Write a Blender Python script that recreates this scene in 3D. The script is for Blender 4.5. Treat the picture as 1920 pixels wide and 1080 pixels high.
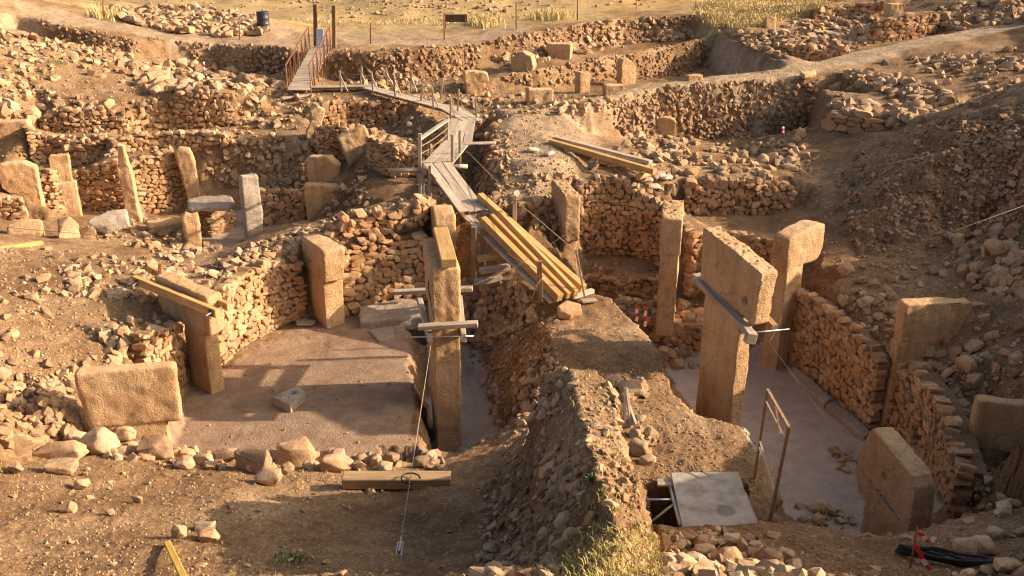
import bpy, bmesh, math, random
import numpy as np
from mathutils import Vector, Matrix, Euler, Quaternion
from mathutils.geometry import delaunay_2d_cdt

# ------------------------------------------------------------------ scene, camera, light
scene = bpy.context.scene
for o in list(bpy.data.objects):
    bpy.data.objects.remove(o, do_unlink=True)
col = scene.collection
rnd = random.Random(11)
nrs = np.random.RandomState(5)

F, CX, CY = 1750.0, 960.0, 540.0          # focal length and centre, in units of the 1920 x 1080 picture
CAMZ, PITCH = 11.5, math.radians(21.3)    # eye height above the deepest floor, downward tilt
ST, CT = math.sin(PITCH), math.cos(PITCH)
cam_d = bpy.data.cameras.new('camera')
cam_d.sensor_width = 36.0
cam_d.lens = 36.0 * F / 1920.0
cam_d.clip_end = 3000
cam = bpy.data.objects.new('camera', cam_d)
col.objects.link(cam)
cam.location = (0, 0, CAMZ)
cam.rotation_euler = (math.pi / 2 - PITCH, 0, 0)
scene.camera = cam

SUN_EL, SUN_AZ = math.radians(22.5), math.radians(4)     # azimuth: from +X towards +Y
sun_dir = Vector((math.cos(SUN_AZ) * math.cos(SUN_EL), math.sin(SUN_AZ) * math.cos(SUN_EL), math.sin(SUN_EL)))
world = bpy.data.worlds.new('World')
scene.world = world
world.use_nodes = True
wn = world.node_tree
sky = wn.nodes.new('ShaderNodeTexSky')
sky.sky_type = 'NISHITA'
sky.sun_disc = False
sky.sun_elevation = SUN_EL
sky.sun_rotation = math.pi / 2 - SUN_AZ
sky.dust_density = 6.0
sky.ozone_density = 0.4
sky.air_density = 0.8
wn.links.new(sky.outputs[0], wn.nodes['Background'].inputs[0])
wn.nodes['Background'].inputs[1].default_value = 0.12
sun_d = bpy.data.lights.new('sun', 'SUN')
sun_d.energy = 5.0
sun_d.angle = math.radians(0.6)
sun_d.color = (1.0, 0.81, 0.63)
sun = bpy.data.objects.new('sun', sun_d)
col.objects.link(sun)
sun.location = (30, 12, 30)
sun.rotation_euler = (-sun_dir).to_track_quat('-Z', 'Y').to_euler()
vs = scene.view_settings
vs.view_transform = 'Standard'
vs.look = 'None'
vs.exposure = 0.9
vs.gamma = 1.0
vs.use_curve_mapping = False
scene.cycles.use_denoising = True
scene.cycles.pixel_filter_type = 'BLACKMAN_HARRIS'
scene.cycles.filter_width = 1.25
scene.cycles.sample_clamp_indirect = 3.0
scene.cycles.max_bounces = 6
scene.cycles.diffuse_bounces = 4

# ------------------------------------------------------------------ picture <-> place
def W(px, py, z):
    """point of the place seen at picture point (px,py) that lies at height z"""
    u, v = (px - CX) / F, (py - CY) / F
    t = (CAMZ - z) / (ST + v * CT)
    return Vector((u * t, (CT - v * ST) * t, z))

def WY(px, py, Y):
    u, v = (px - CX) / F, (py - CY) / F
    t = Y / (CT - v * ST)
    return Vector((u * t, Y, CAMZ - (ST + v * CT) * t))

def zat(py, Y):
    return WY(CX, py, Y).z

# ------------------------------------------------------------------ noise (numpy)
def _hash(ix, iy, iz, seed=0):
    h = (ix * 374761393 + iy * 668265263 + iz * 2147483647 + seed * 144665) & 0xFFFFFFFF
    h = ((h ^ (h >> 13)) * 1274126177) & 0xFFFFFFFF
    h = ((h ^ (h >> 15)) * 2246822519) & 0xFFFFFFFF
    return ((h ^ (h >> 16)) & 0xFFFFFF) / float(0xFFFFFF)

def vnoise(p, seed=0):
    i = np.floor(p).astype(np.int64)
    f = p - i
    f = f * f * (3 - 2 * f)
    out = 0
    for dx in (0, 1):
        wx = f[:, 0] if dx else 1 - f[:, 0]
        for dy in (0, 1):
            wy = f[:, 1] if dy else 1 - f[:, 1]
            for dz in (0, 1):
                wz = f[:, 2] if dz else 1 - f[:, 2]
                out = out + wx * wy * wz * _hash(i[:, 0] + dx, i[:, 1] + dy, i[:, 2] + dz, seed)
    return out * 2 - 1

def fbm(p, octv=4, seed=0):
    a, s, out = 1.0, 1.0, 0
    for k in range(octv):
        out = out + a * vnoise(p * s, seed + k)
        a *= 0.5
        s *= 2.03
    return out

def cellnoise(p, seed=0):
    """rounded lumps: 1 in the middle of a cell, falling to 0 at its rim"""
    i = np.floor(p).astype(np.int64)
    d1 = np.full(len(p), 9.0)
    for dx in (-1, 0, 1):
        for dy in (-1, 0, 1):
            for dz in (-1, 0, 1):
                c = i + np.array([dx, dy, dz])
                q = np.stack([c[:, 0] + _hash(c[:, 0], c[:, 1], c[:, 2], seed),
                              c[:, 1] + _hash(c[:, 0], c[:, 1], c[:, 2], seed + 7),
                              c[:, 2] + _hash(c[:, 0], c[:, 1], c[:, 2], seed + 13)], 1)
                d1 = np.minimum(d1, ((p - q) ** 2).sum(1))
    return np.clip(1 - np.sqrt(d1) / 0.75, 0, 1)

def in_poly(x, y, poly):
    inside = np.zeros(len(x), bool)
    n = len(poly)
    for a in range(n):
        x0, y0 = poly[a][0], poly[a][1]
        x1, y1 = poly[(a + 1) % n][0], poly[(a + 1) % n][1]
        if y0 == y1:
            continue
        c = ((y0 > y) != (y1 > y)) & (x < (x1 - x0) * (y - y0) / (y1 - y0) + x0)
        inside ^= c
    return inside

# ------------------------------------------------------------------ materials
def new_mat(name):
    m = bpy.data.materials.new(name)
    m.use_nodes = True
    nt = m.node_tree
    b = nt.nodes['Principled BSDF']
    b.inputs['Roughness'].default_value = 0.9
    b.inputs['Specular IOR Level'].default_value = 0.25
    return m, nt, b

def nd(nt, typ, **kw):
    n = nt.nodes.new(typ)
    for k, v in kw.items():
        if k.startswith('i_'):
            n.inputs[k[2:].replace('_', ' ')].default_value = v
        else:
            setattr(n, k, v)
    return n

def ramp(nt, src, stops):
    r = nt.nodes.new('ShaderNodeValToRGB')
    el = r.color_ramp.elements
    while len(el) < len(stops):
        el.new(0.5)
    for e, (p, c) in zip(el, stops):
        e.position = p
        e.color = (*c, 1) if len(c) == 3 else c
    nt.links.new(src, r.inputs[0])
    return r.outputs[0]

def mixc(nt, fac, a, b, mode='MIX'):
    m = nt.nodes.new('ShaderNodeMix')
    m.data_type = 'RGBA'
    m.blend_type = mode
    m.clamp_factor = True
    if isinstance(fac, (int, float)):
        m.inputs[0].default_value = fac
    else:
        nt.links.new(fac, m.inputs[0])
    for s, v in ((6, a), (7, b)):
        if isinstance(v, tuple):
            m.inputs[s].default_value = (*v, 1)
        else:
            nt.links.new(v, m.inputs[s])
    return m.outputs[2]

def noise(nt, vec, scale, detail=5, rough=0.6):
    n = nd(nt, 'ShaderNodeTexNoise')
    n.inputs['Scale'].default_value = scale
    n.inputs['Detail'].default_value = detail
    n.inputs['Roughness'].default_value = rough
    nt.links.new(vec, n.inputs['Vector'])
    return n.outputs[0]

def voro(nt, vec, scale, feature='F1', out=0):
    n = nd(nt, 'ShaderNodeTexVoronoi', feature=feature)
    n.inputs['Scale'].default_value = scale
    nt.links.new(vec, n.inputs['Vector'])
    return n.outputs[out]

def noise_vec(nt, vec, scale, amt):
    n = nd(nt, 'ShaderNodeTexNoise')
    n.inputs['Scale'].default_value = scale
    n.inputs['Detail'].default_value = 4
    nt.links.new(vec, n.inputs['Vector'])
    a = nd(nt, 'ShaderNodeVectorMath', operation='SCALE')
    a.inputs['Scale'].default_value = amt
    nt.links.new(n.outputs[1], a.inputs[0])
    b = nd(nt, 'ShaderNodeVectorMath', operation='ADD')
    nt.links.new(vec, b.inputs[0]); nt.links.new(a.outputs[0], b.inputs[1])
    return b.outputs[0]

def math_n(nt, op, a, b=0.0):
    n = nd(nt, 'ShaderNodeMath', operation=op)
    for s, v in ((0, a), (1, b)):
        if isinstance(v, (int, float)):
            n.inputs[s].default_value = v
        else:
            nt.links.new(v, n.inputs[s])
    return n.outputs[0]

def bump(nt, b, h, strength=0.5, dist=0.02, prev=None):
    n = nd(nt, 'ShaderNodeBump')
    n.inputs['Strength'].default_value = strength
    n.inputs['Distance'].default_value = dist
    nt.links.new(h, n.inputs['Height'])
    if prev:
        nt.links.new(prev, n.inputs['Normal'])
    nt.links.new(n.outputs[0], b.inputs['Normal'])
    return n.outputs[0]

def geo_pos(nt):
    return nd(nt, 'ShaderNodeNewGeometry').outputs['Position']

def stone_mat(name, cols, tint='object', grain=14.0, bumpd=0.012, sat=1.0):
    """weathered limestone; tint: per-object random or a per-stone mesh attribute"""
    m, nt, b = new_mat(name)
    p = geo_pos(nt)
    n1 = noise(nt, p, 1.3, 4)
    n2 = noise(nt, p, grain, 6, 0.65)
    base = ramp(nt, n1, [(0.3, cols[0]), (0.5, cols[1]), (0.72, cols[2])])
    if tint == 'object':
        t = nd(nt, 'ShaderNodeObjectInfo').outputs['Random']
    else:
        t = nd(nt, 'ShaderNodeAttribute', attribute_name='tint').outputs['Fac']
    tc = ramp(nt, t, [(0.0, (0.66, 0.6, 0.55)), (0.3, (0.86, 0.8, 0.74)), (0.55, (1.0, 1.0, 1.0)), (0.8, (1.08, 0.92, 0.78)), (1.0, (1.2, 1.16, 1.1))])
    base = mixc(nt, 1.0, base, tc, 'MULTIPLY')
    sp = ramp(nt, n2, [(0.3, (0.55, 0.53, 0.5)), (0.5, (1, 1, 1)), (0.75, (1.25, 1.2, 1.12))])
    base = mixc(nt, 0.7, base, sp, 'MULTIPLY')
    nt.links.new(base, b.inputs['Base Color'])
    h = math_n(nt, 'ADD', noise(nt, p, grain * 0.45, 8, 0.7), math_n(nt, 'MULTIPLY', voro(nt, p, grain * 1.6), 0.35))
    bump(nt, b, h, 0.9, bumpd)
    b.inputs['Roughness'].default_value = 0.95
    return m

M = {}
M['pillar'] = None
def build_pillar_mat(name, cols, streak=0.5):
    m, nt, b = new_mat(name)
    p = geo_pos(nt)
    mp = nd(nt, 'ShaderNodeMapping')
    mp.inputs['Scale'].default_value = (3.2, 3.2, 0.5)
    nt.links.new(p, mp.inputs['Vector'])
    n1 = noise(nt, p, 0.9, 5)
    n2 = noise(nt, mp.outputs[0], 1.6, 6, 0.6)
    n3 = noise(nt, p, 30, 5, 0.7)
    t = nd(nt, 'ShaderNodeObjectInfo').outputs['Random']
    base = ramp(nt, n1, [(0.3, cols[0]), (0.5, cols[1]), (0.7, cols[2])])
    st = ramp(nt, n2, [(0.32, (0.66, 0.58, 0.5)), (0.52, (1, 1, 1)), (0.7, (1.1, 1.07, 1.02))])
    base = mixc(nt, streak, base, st, 'MULTIPLY')
    base = mixc(nt, 0.55, base, ramp(nt, n3, [(0.3, (0.6, 0.57, 0.54)), (0.5, (1, 1, 1)), (0.72, (1.15, 1.12, 1.08))]), 'MULTIPLY')
    # fine dark cracks and weather stains
    cr = ramp(nt, voro(nt, noise_vec(nt, p, 1.2, 0.6), 0.9, 'DISTANCE_TO_EDGE'), [(0.0, (0.5, 0.44, 0.38)), (0.012, (1, 1, 1))])
    base = mixc(nt, 0.55, base, cr, 'MULTIPLY')
    sn = ramp(nt, noise(nt, p, 2.6, 8, 0.7), [(0.36, (0.6, 0.52, 0.44)), (0.47, (1, 1, 1))])
    base = mixc(nt, 0.35, base, sn, 'MULTIPLY')
    # pale lichen and bleached crust in patches of its own
    li = ramp(nt, noise(nt, p, 5.0, 7, 0.7), [(0.56, (0, 0, 0)), (0.68, (1, 1, 1))])
    base = mixc(nt, math_n(nt, 'MULTIPLY', li, 0.35), base, (0.62, 0.56, 0.46))
    base = mixc(nt, 1.0, base, ramp(nt, t, [(0, (0.88, 0.84, 0.8)), (1, (1.08, 1.05, 1.0))]), 'MULTIPLY')
    nt.links.new(base, b.inputs['Base Color'])
    h = math_n(nt, 'ADD', noise(nt, p, 22, 8, 0.75), math_n(nt, 'MULTIPLY', voro(nt, p, 38), 0.5))
    n1b = bump(nt, b, noise(nt, p, 4.0, 6, 0.6), 0.6, 0.05)
    n1b = bump(nt, b, noise(nt, p, 11.0, 5, 0.7), 0.8, 0.04, n1b)
    bump(nt, b, h, 1.0, 0.024, n1b)
    b.inputs['Roughness'].default_value = 0.95
    return m
M['pillar'] = build_pillar_mat('pillar_limestone', [(0.54, 0.325, 0.155), (0.65, 0.42, 0.22), (0.69, 0.49, 0.29)])
M['pillar_grey'] = build_pillar_mat('pillar_grey_limestone', [(0.38, 0.30, 0.22), (0.46, 0.38, 0.29), (0.54, 0.46, 0.37)], 0.3)
M['wall_stone'] = stone_mat('wall_stone', [(0.31, 0.185, 0.09), (0.44, 0.28, 0.15), (0.54, 0.38, 0.23)])
M['rock'] = stone_mat('loose_rock', [(0.33, 0.22, 0.125), (0.43, 0.30, 0.18), (0.53, 0.41, 0.275)])
M['rubble'] = stone_mat('rubble_stone', [(0.30, 0.195, 0.105), (0.40, 0.275, 0.16), (0.51, 0.385, 0.25)], tint='attr')
M['scarp_stone'] = stone_mat('scarp_stone', [(0.25, 0.16, 0.09), (0.34, 0.22, 0.13), (0.46, 0.34, 0.22)], tint='attr')
M['core'] = stone_mat('wall_earth_core', [(0.20, 0.125, 0.065), (0.26, 0.165, 0.09), (0.31, 0.2, 0.115)])

def wood_mat(name, c0, c1, c2, axis=0):
    m, nt, b = new_mat(name)
    tc = nd(nt, 'ShaderNodeTexCoord').outputs['Object']
    mp = nd(nt, 'ShaderNodeMapping')
    mp.inputs['Scale'].default_value = (0.8, 14, 14)
    nt.links.new(tc, mp.inputs['Vector'])
    rn = nd(nt, 'ShaderNodeObjectInfo').outputs['Random']
    cb = nd(nt, 'ShaderNodeCombineXYZ')
    nt.links.new(math_n(nt, 'MULTIPLY', rn, 50), cb.inputs[0])
    nt.links.new(cb.outputs[0], mp.inputs['Location'])
    n = noise(nt, mp.outputs[0], 1.4, 6, 0.65)
    g = noise(nt, tc, 3.0, 4)
    base = ramp(nt, n, [(0.3, c0), (0.5, c1), (0.7, c2)])
    base = mixc(nt, 0.6, base, ramp(nt, g, [(0.3, (0.72, 0.68, 0.64)), (0.6, (1.05, 1.05, 1.05))]), 'MULTIPLY')
    base = mixc(nt, 1.0, base, ramp(nt, rn, [(0, (0.78, 0.76, 0.74)), (1, (1.12, 1.1, 1.08))]), 'MULTIPLY')
    nt.links.new(base, b.inputs['Base Color'])
    bump(nt, b, n, 0.5, 0.01)
    b.inputs['Roughness'].default_value = 0.8
    return m
M['timber'] = wood_mat('new_timber', (0.38, 0.215, 0.075), (0.52, 0.32, 0.115), (0.61, 0.42, 0.19))
M['dull_timber'] = wood_mat('weathered_timber', (0.29, 0.18, 0.085), (0.40, 0.265, 0.13), (0.48, 0.34, 0.19))
M['bright_timber'] = wood_mat('yellow_lath', (0.58, 0.33, 0.05), (0.70, 0.43, 0.09), (0.76, 0.52, 0.16))
M['old_wood'] = wood_mat('weathered_wood', (0.30, 0.235, 0.165), (0.45, 0.36, 0.265), (0.56, 0.47, 0.36))
M['brown_wood'] = wood_mat('brown_wood', (0.20, 0.12, 0.06), (0.30, 0.19, 0.10), (0.40, 0.27, 0.15))

def plain_mat(name, c, rough=0.7, metal=0.0, var=0.35, scale=12):
    m, nt, b = new_mat(name)
    p = geo_pos(nt)
    n = noise(nt, p, scale, 6, 0.65)
    lo = tuple(x * (1 - var) for x in c)
    hi = tuple(min(1, x * (1 + var * 0.6)) for x in c)
    nt.links.new(ramp(nt, n, [(0.32, lo), (0.5, c), (0.7, hi)]), b.inputs['Base Color'])
    b.inputs['Roughness'].default_value = rough
    b.inputs['Metallic'].default_value = metal
    bump(nt, b, n, 0.25, 0.004)
    return m
M['rust'] = plain_mat('rusty_iron', (0.22, 0.09, 0.045), 0.8, 0.1, 0.5, 20)
M['rust_pale'] = plain_mat('faded_rusty_steel', (0.36, 0.22, 0.12), 0.75, 0.1, 0.5, 25)
M['steel'] = plain_mat('galvanised_steel', (0.55, 0.55, 0.54), 0.35, 0.8, 0.25, 30)
M['dark_metal'] = plain_mat('dark_metal', (0.06, 0.06, 0.065), 0.5, 0.5, 0.3, 20)
M['rope'] = plain_mat('hemp_rope', (0.42, 0.29, 0.15), 0.9, 0, 0.4, 60)
M['wire'] = plain_mat('steel_cable', (0.16, 0.14, 0.12), 0.5, 0.5, 0.3, 60)
M['wire_pale'] = plain_mat('pale_cord', (0.5, 0.4, 0.28), 0.8, 0, 0.3, 60)
M['board'] = plain_mat('cement_board', (0.40, 0.34, 0.27), 0.85, 0, 0.4, 3.2)
def board_stain():                       # one dark oval stain and a split, fixed to the board itself
    nt = M['board'].node_tree; b = nt.nodes['Principled BSDF']
    src = b.inputs['Base Color'].links[0].from_socket
    tc = nd(nt, 'ShaderNodeTexCoord').outputs['Object']
    v = noise_vec(nt, tc, 5.0, 0.16)
    dn = nd(nt, 'ShaderNodeVectorMath', operation='DISTANCE'); dn.inputs[1].default_value = (0.16 + 0.08, -0.36 + 0.08, 0.08)
    nt.links.new(v, dn.inputs[0])
    m = ramp(nt, dn.outputs['Value'], [(0.15, (1, 1, 1)), (0.19, (0, 0, 0))])
    nt.links.new(mixc(nt, math_n(nt, 'MULTIPLY', m, 0.6), src, (0.16, 0.125, 0.095)), b.inputs['Base Color'])
board_stain()
M['sack'] = plain_mat('white_sack', (0.50, 0.43, 0.33), 0.8, 0, 0.35, 9)
M['red'] = plain_mat('red_plastic', (0.55, 0.035, 0.03), 0.5, 0, 0.2, 30)
M['white'] = plain_mat('white_plastic', (0.75, 0.72, 0.68), 0.5, 0, 0.15, 30)
M['blue_white'] = plain_mat('pale_blue_board', (0.45, 0.55, 0.7), 0.5, 0, 0.2, 12)
M['black'] = plain_mat('black_rubber', (0.02, 0.02, 0.022), 0.5, 0, 0.3, 30)
M['sign'] = plain_mat('brown_sign', (0.12, 0.075, 0.04), 0.7, 0, 0.4, 6)
M['green'] = plain_mat('green_leaf', (0.09, 0.15, 0.035), 0.7, 0, 0.4, 20)

def grass_mat(name, c0, c1, c2):
    m, nt, b = new_mat(name)
    t = nd(nt, 'ShaderNodeAttribute', attribute_name='tint').outputs['Fac']
    nt.links.new(ramp(nt, t, [(0.0, c0), (0.5, c1), (1.0, c2)]), b.inputs['Base Color'])
    b.inputs['Roughness'].default_value = 0.8
    return m
M['dry_grass'] = grass_mat('dry_grass', (0.42, 0.29, 0.11), (0.56, 0.42, 0.18), (0.68, 0.55, 0.28))
M['grass'] = grass_mat('half_green_grass', (0.24, 0.21, 0.05), (0.46, 0.36, 0.11), (0.62, 0.49, 0.21))

def ground_mat():
    m, nt, b = new_mat('excavated_earth')
    p = geo_pos(nt)
    at = nd(nt, 'ShaderNodeVertexColor', layer_name='zone')
    sep = nd(nt, 'ShaderNodeSeparateColor')
    nt.links.new(at.outputs[0], sep.inputs[0])
    n1 = noise(nt, p, 0.42, 9, 0.68)
    n2 = noise(nt, p, 2.2, 7, 0.65)
    n3 = noise(nt, p, 16, 6, 0.7)
    earth = ramp(nt, n1, [(0.3, (0.145, 0.082, 0.04)), (0.45, (0.225, 0.135, 0.068)), (0.58, (0.30, 0.19, 0.10)), (0.72, (0.385, 0.265, 0.155))])
    earth = mixc(nt, 0.75, earth, ramp(nt, n2, [(0.3, (0.62, 0.58, 0.55)), (0.5, (1, 1, 1)), (0.72, (1.25, 1.22, 1.18))]), 'MULTIPLY')
    floor = ramp(nt, n2, [(0.3, (0.36, 0.275, 0.20)), (0.5, (0.43, 0.34, 0.26)), (0.7, (0.49, 0.40, 0.315))])
    brown = ramp(nt, n2, [(0.3, (0.215, 0.13, 0.075)), (0.5, (0.29, 0.185, 0.11)), (0.7, (0.37, 0.255, 0.16))])
    path = ramp(nt, n2, [(0.3, (0.29, 0.20, 0.12)), (0.5, (0.385, 0.275, 0.17)), (0.7, (0.46, 0.345, 0.225))])
    grass = ramp(nt, noise(nt, p, 0.45, 9, 0.75), [(0.28, (0.17, 0.115, 0.055)), (0.42, (0.31, 0.215, 0.095)), (0.54, (0.41, 0.295, 0.14)), (0.66, (0.31, 0.24, 0.125)), (0.78, (0.42, 0.35, 0.23))])
    grass = mixc(nt, 0.8, grass, ramp(nt, noise(nt, p, 0.06, 6, 0.65), [(0.35, (0.72, 0.74, 0.78)), (0.5, (1, 1, 1)), (0.66, (1.22, 1.02, 0.72))]), 'MULTIPLY')
    c = mixc(nt, sep.outputs[2], earth, path)
    c = mixc(nt, sep.outputs[1], c, mixc(nt, at.outputs[1], brown, floor))
    c = mixc(nt, sep.outputs[0], c, grass)
    # pale grit lying on the earth
    grit = ramp(nt, voro(nt, p, 22, out=1), [(0.0, (0.75, 0.72, 0.7)), (0.72, (1, 1, 1)), (0.8, (1.5, 1.42, 1.32)), (1.0, (1.8, 1.7, 1.55))])
    gf = math_n(nt, 'SUBTRACT', 0.7, math_n(nt, 'MULTIPLY', sep.outputs[1], 0.6))
    c = mixc(nt, gf, c, grit, 'MULTIPLY')
    c = mixc(nt, 0.6, c, ramp(nt, n3, [(0.3, (0.7, 0.68, 0.66)), (0.5, (1, 1, 1)), (0.75, (1.2, 1.17, 1.14))]), 'MULTIPLY')
    nt.links.new(c, b.inputs['Base Color'])
    a = bump(nt, b, noise(nt, p, 6, 8, 0.7), 0.7, 0.05)
    h = math_n(nt, 'ADD', math_n(nt, 'MULTIPLY', voro(nt, p, 24), -0.7), noise(nt, p, 40, 6, 0.7))
    bn = bump(nt, b, h, 0.8, 0.018, a)
    b.inputs['Roughness'].default_value = 1.0
    b.inputs['Specular IOR Level'].default_value = 0.1
    return m
M['ground'] = ground_mat()
# ------------------------------------------------------------------ dry-stone walls: foot line (px, py, z) and picture height of the top
# name key: (label, stone length, course height, wildness, vertices)
WALLS = [
 ('wall_a', 'curved dry-stone wall of flat tan stones behind the bare brown floor, right of the timber-clamped pillar', 0.25, 0.125, 0.35,
   [(405,690,1.2,585),(440,660,1.2,535),(480,632,1.2,502),(530,610,1.2,488),(568,600,1.2,480)]),
 ('wall_b', 'short dry-stone wall end beside the shaft of the timber-clamped pillar', 0.22, 0.12, 0.5,
   [(285,778,1.25,628),(318,758,1.2,612),(346,736,1.2,606)]),
 ('wall_c', 'dry-stone wall of larger blocks behind the wide threshold slab', 0.30, 0.15, 0.45,
   [(634,598,1.22,468),(652,593,1.25,464),(700,576,1.35,450),(750,566,1.4,442),(802,560,1.4,440)]),
 ('wall_d', 'rough rubble wall tier of grey-brown stones beside the foot of the old walkway', 0.28, 0.16, 0.9,
   [(648,446,3.4,412),(720,430,3.5,396),(785,418,3.6,378),(815,404,3.6,372)]),
 ('wall_f', 'tall curved dry-stone wall of rounded stones behind the niche between two pitted-top pillars', 0.23, 0.15, 0.75,
   [(1085,480,1.7,338),(1130,476,1.65,326),(1180,478,1.65,346),(1228,490,1.6,384),(1262,522,1.3,402),(1284,554,1.1,434)]),
 ('wall_g', 'low broken wall of squarish stones beside the lower end of the new timber ramp', 0.26, 0.16, 0.6,
   [(972,444,2.9,384),(1005,446,2.75,372),(1034,452,2.6,380)]),
 ('wall_h', 'low bench wall of thin dark stones at the foot of the niche floor', 0.24, 0.1, 0.35,
   [(1095,545,1.1,520),(1170,556,1.1,526),(1240,560,1.1,520)]),
 ('wall_i', 'dry-stone wall of dark rounded stones above the flat dirt ledge behind the two tallest pillars', 0.24, 0.16, 0.8,
   [(1285,404,2.85,346),(1350,402,2.85,338),(1420,402,2.85,338),(1482,396,2.9,345)]),
 ('wall_j', 'shaded lower wall between the slim pitted pillar and the tallest pillar', 0.24, 0.15, 0.6,
   [(1290,560,1.1,438),(1330,552,1.1,436),(1440,560,1.1,448)]),
 ('wall_k', 'stepped bench wall capped by long slabs at the far edge of the pale floor', 0.3, 0.13, 0.4,
   [(1160,612,0.5,578),(1240,640,0.4,604),(1310,652,0.4,608),(1345,652,0.4,610)]),
 ('wall_l', 'long shaded orange-brown dry-stone wall along the edge of the pale polished floor', 0.24, 0.145, 0.5,
   [(1475,672,0.1,546),(1510,698,0.1,556),(1540,720,0.1,580),(1580,756,0.1,618),(1630,800,0.1,668)]),
 ('wall_m', 'shaded dry-stone wall running on behind the big slab with a round hole', 0.24, 0.14, 0.6,
   [(1668,800,0.15,684),(1700,812,0.4,694),(1735,850,0.6,740),(1765,905,0.7,805),(1790,960,0.9,880)]),
 ('wall_n', 'dry-stone niche wall between the double-stepped slim pillar and the broad-headed pillar', 0.24, 0.12, 0.5,
   [(150,394,2.0,326),(190,398,1.9,310),(236,402,1.8,298)]),
 ('wall_o', 'dry-stone enclosure wall behind the long fallen stone, between two slim leaning pillars', 0.26, 0.125, 0.45,
   [(262,400,1.6,296),(305,398,1.5,288),(352,390,1.5,285)]),
 ('wall_p', 'low curved wall behind the free-standing square pillar', 0.26, 0.13, 0.5,
   [(495,420,1.6,352),(535,416,1.6,362),(574,420,1.6,360)]),
 ('wall_q', 'low wall stub of pale stones beside the two-stepped bulky pillar', 0.24, 0.12, 0.5,
   [(-40,412,2.5,355),(0,412,2.5,364),(46,414,2.4,372)]),
 ('wall_r', 'narrow wall of pale stones between the bulky pillar and the double-stepped slim pillar', 0.24, 0.12, 0.5,
   [(76,400,2.3,322),(112,402,2.2,318),(149,397,2.03,324)]),
 ('wall_s', 'crumbling wall of small stones beside the overhanging pillar head', 0.24, 0.12, 0.7,
   [(62,302,3.4,236),(110,302,3.3,254),(150,312,3.2,266),(205,302,3.3,254)]),
 ('wall_t', 'high round-fronted wall of rough cobbles above the pillared enclosure', 0.26, 0.16, 0.8,
   [(240,247,3.92,206),(262,245,3.9,204),(282,243,3.9,196),(320,241,3.9,186),(380,241,3.9,169),(442,236,3.95,172)]),
 ('wall_u', 'crumbling cobble wall with a rubble top just uphill of the overhanging pillar head', 0.25, 0.14, 0.8,
   [(80,247,4.1,218),(140,251,4.0,206),(200,247,4.0,206),(236,248,3.95,210)]),
 ('wall_v', 'low terrace wall running above the enclosure with the leaning pillar', 0.27, 0.13, 0.6,
   [(210,287,3.7,258),(300,277,3.7,252),(420,270,3.8,246)]),
 ('wall_w', 'square masonry plinth of thin courses carrying a long flat slab', 0.24, 0.1, 0.3,
   [(357,438,1.5,390),(398,446,1.5,388),(437,428,1.5,388)]),
 ('wall_x', 'far curved wall of the small pit beyond the tilted block', 0.26, 0.14, 0.6,
   [(605,246,3.6,197),(660,239,3.6,191),(742,233,3.7,194)]),
 ('wall_y', 'shaded thin-coursed wall between the leaning pillar and the tilted block', 0.24, 0.11, 0.4,
   [(596,292,3.5,238),(650,297,3.4,230)]),
 ('wall_z', 'sloping wall of flat stones running down from the tilted block towards the walkway', 0.26, 0.11, 0.5,
   [(695,316,3.4,256),(740,331,3.4,272),(792,326,3.4,302)]),
 ('wall_aa', 'reddish stone wall front below the rubble terrace by the dirt path', 0.32, 0.17, 0.6,
   [(1452,112,5.4,82),(1520,119,5.35,92),(1582,116,5.4,86)]),
 ('wall_bb', 'sunlit tall block wall with two thin standing slabs against it', 0.34, 0.19, 0.4,
   [(1640,82,6.0,40),(1690,77,6.1,29),(1750,70,6.2,20)]),
 ('wall_cc', 'pale wall top along the edge of the dry grass field', 0.34, 0.19, 0.6,
   [(1530,36,6.6,14),(1590,34,6.6,8),(1650,31,6.7,2)]),
 ('wall_dd', 'corner of big flat slabs stacked above the bare earth slope', 0.5, 0.22, 0.4,
   [(1553,238,4.6,206),(1600,249,4.5,212),(1652,251,4.5,215)]),
 ('wall_ee', 'low line of small stones beside the big stacked slabs', 0.28, 0.13, 0.7,
   [(1682,247,4.7,226),(1730,238,4.85,214),(1775,226,5.0,206)]),
]
for w in WALLS:
    vts = []
    for (px, pyb, zb, pyt) in w[5]:
        p = W(px, pyb, zb)
        vts.append((p.x, p.y, zb, zat(pyt, p.y)))
    w[5][:] = vts

FACING = {'wall_l': (3.5, 20), 'wall_m': (3, 17), 'wall_b': (-3, 18)}
def polyline_normals(pts, eye=(0, 0)):
    """horizontal normals of a polyline, turned towards the viewer's side of the wall"""
    ns = []
    for i in range(len(pts)):
        a, b = pts[max(0, i - 1)], pts[min(len(pts) - 1, i + 1)]
        t = Vector((b[0] - a[0], b[1] - a[1], 0)).normalized()
        n = Vector((t.y, -t.x, 0))
        if n.dot(Vector((eye[0] - pts[i][0], eye[1] - pts[i][1], 0))) < 0:
            n = -n
        ns.append(n)
    return ns

# ------------------------------------------------------------------ terrain: break lines gathered as points with heights
TP = []
def line(pts, step=0.3):
    """densified polyline of world points"""
    for i in range(len(pts) - 1):
        a, b = Vector(pts[i]), Vector(pts[i + 1])
        n = max(1, int((b - a).length / step))
        for k in range(n):
            TP.append(tuple(a.lerp(b, k / n)))
    TP.append(tuple(pts[-1]))

def L(*pts, step=0.4):
    line([W(*p) for p in pts], step)

def cliff(*pts, off=0.3):
    """scarp that faces the viewer: (px, py_top, z_top, py_bottom)"""
    top, bot = [], []
    for (px, pt, zt, pb) in pts:
        a = W(px, pt, zt)
        b = WY(px, pb, a.y - off)
        top.append(a)
        bot.append(b)
    line(top, 0.3)
    line(bot, 0.3)

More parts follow.
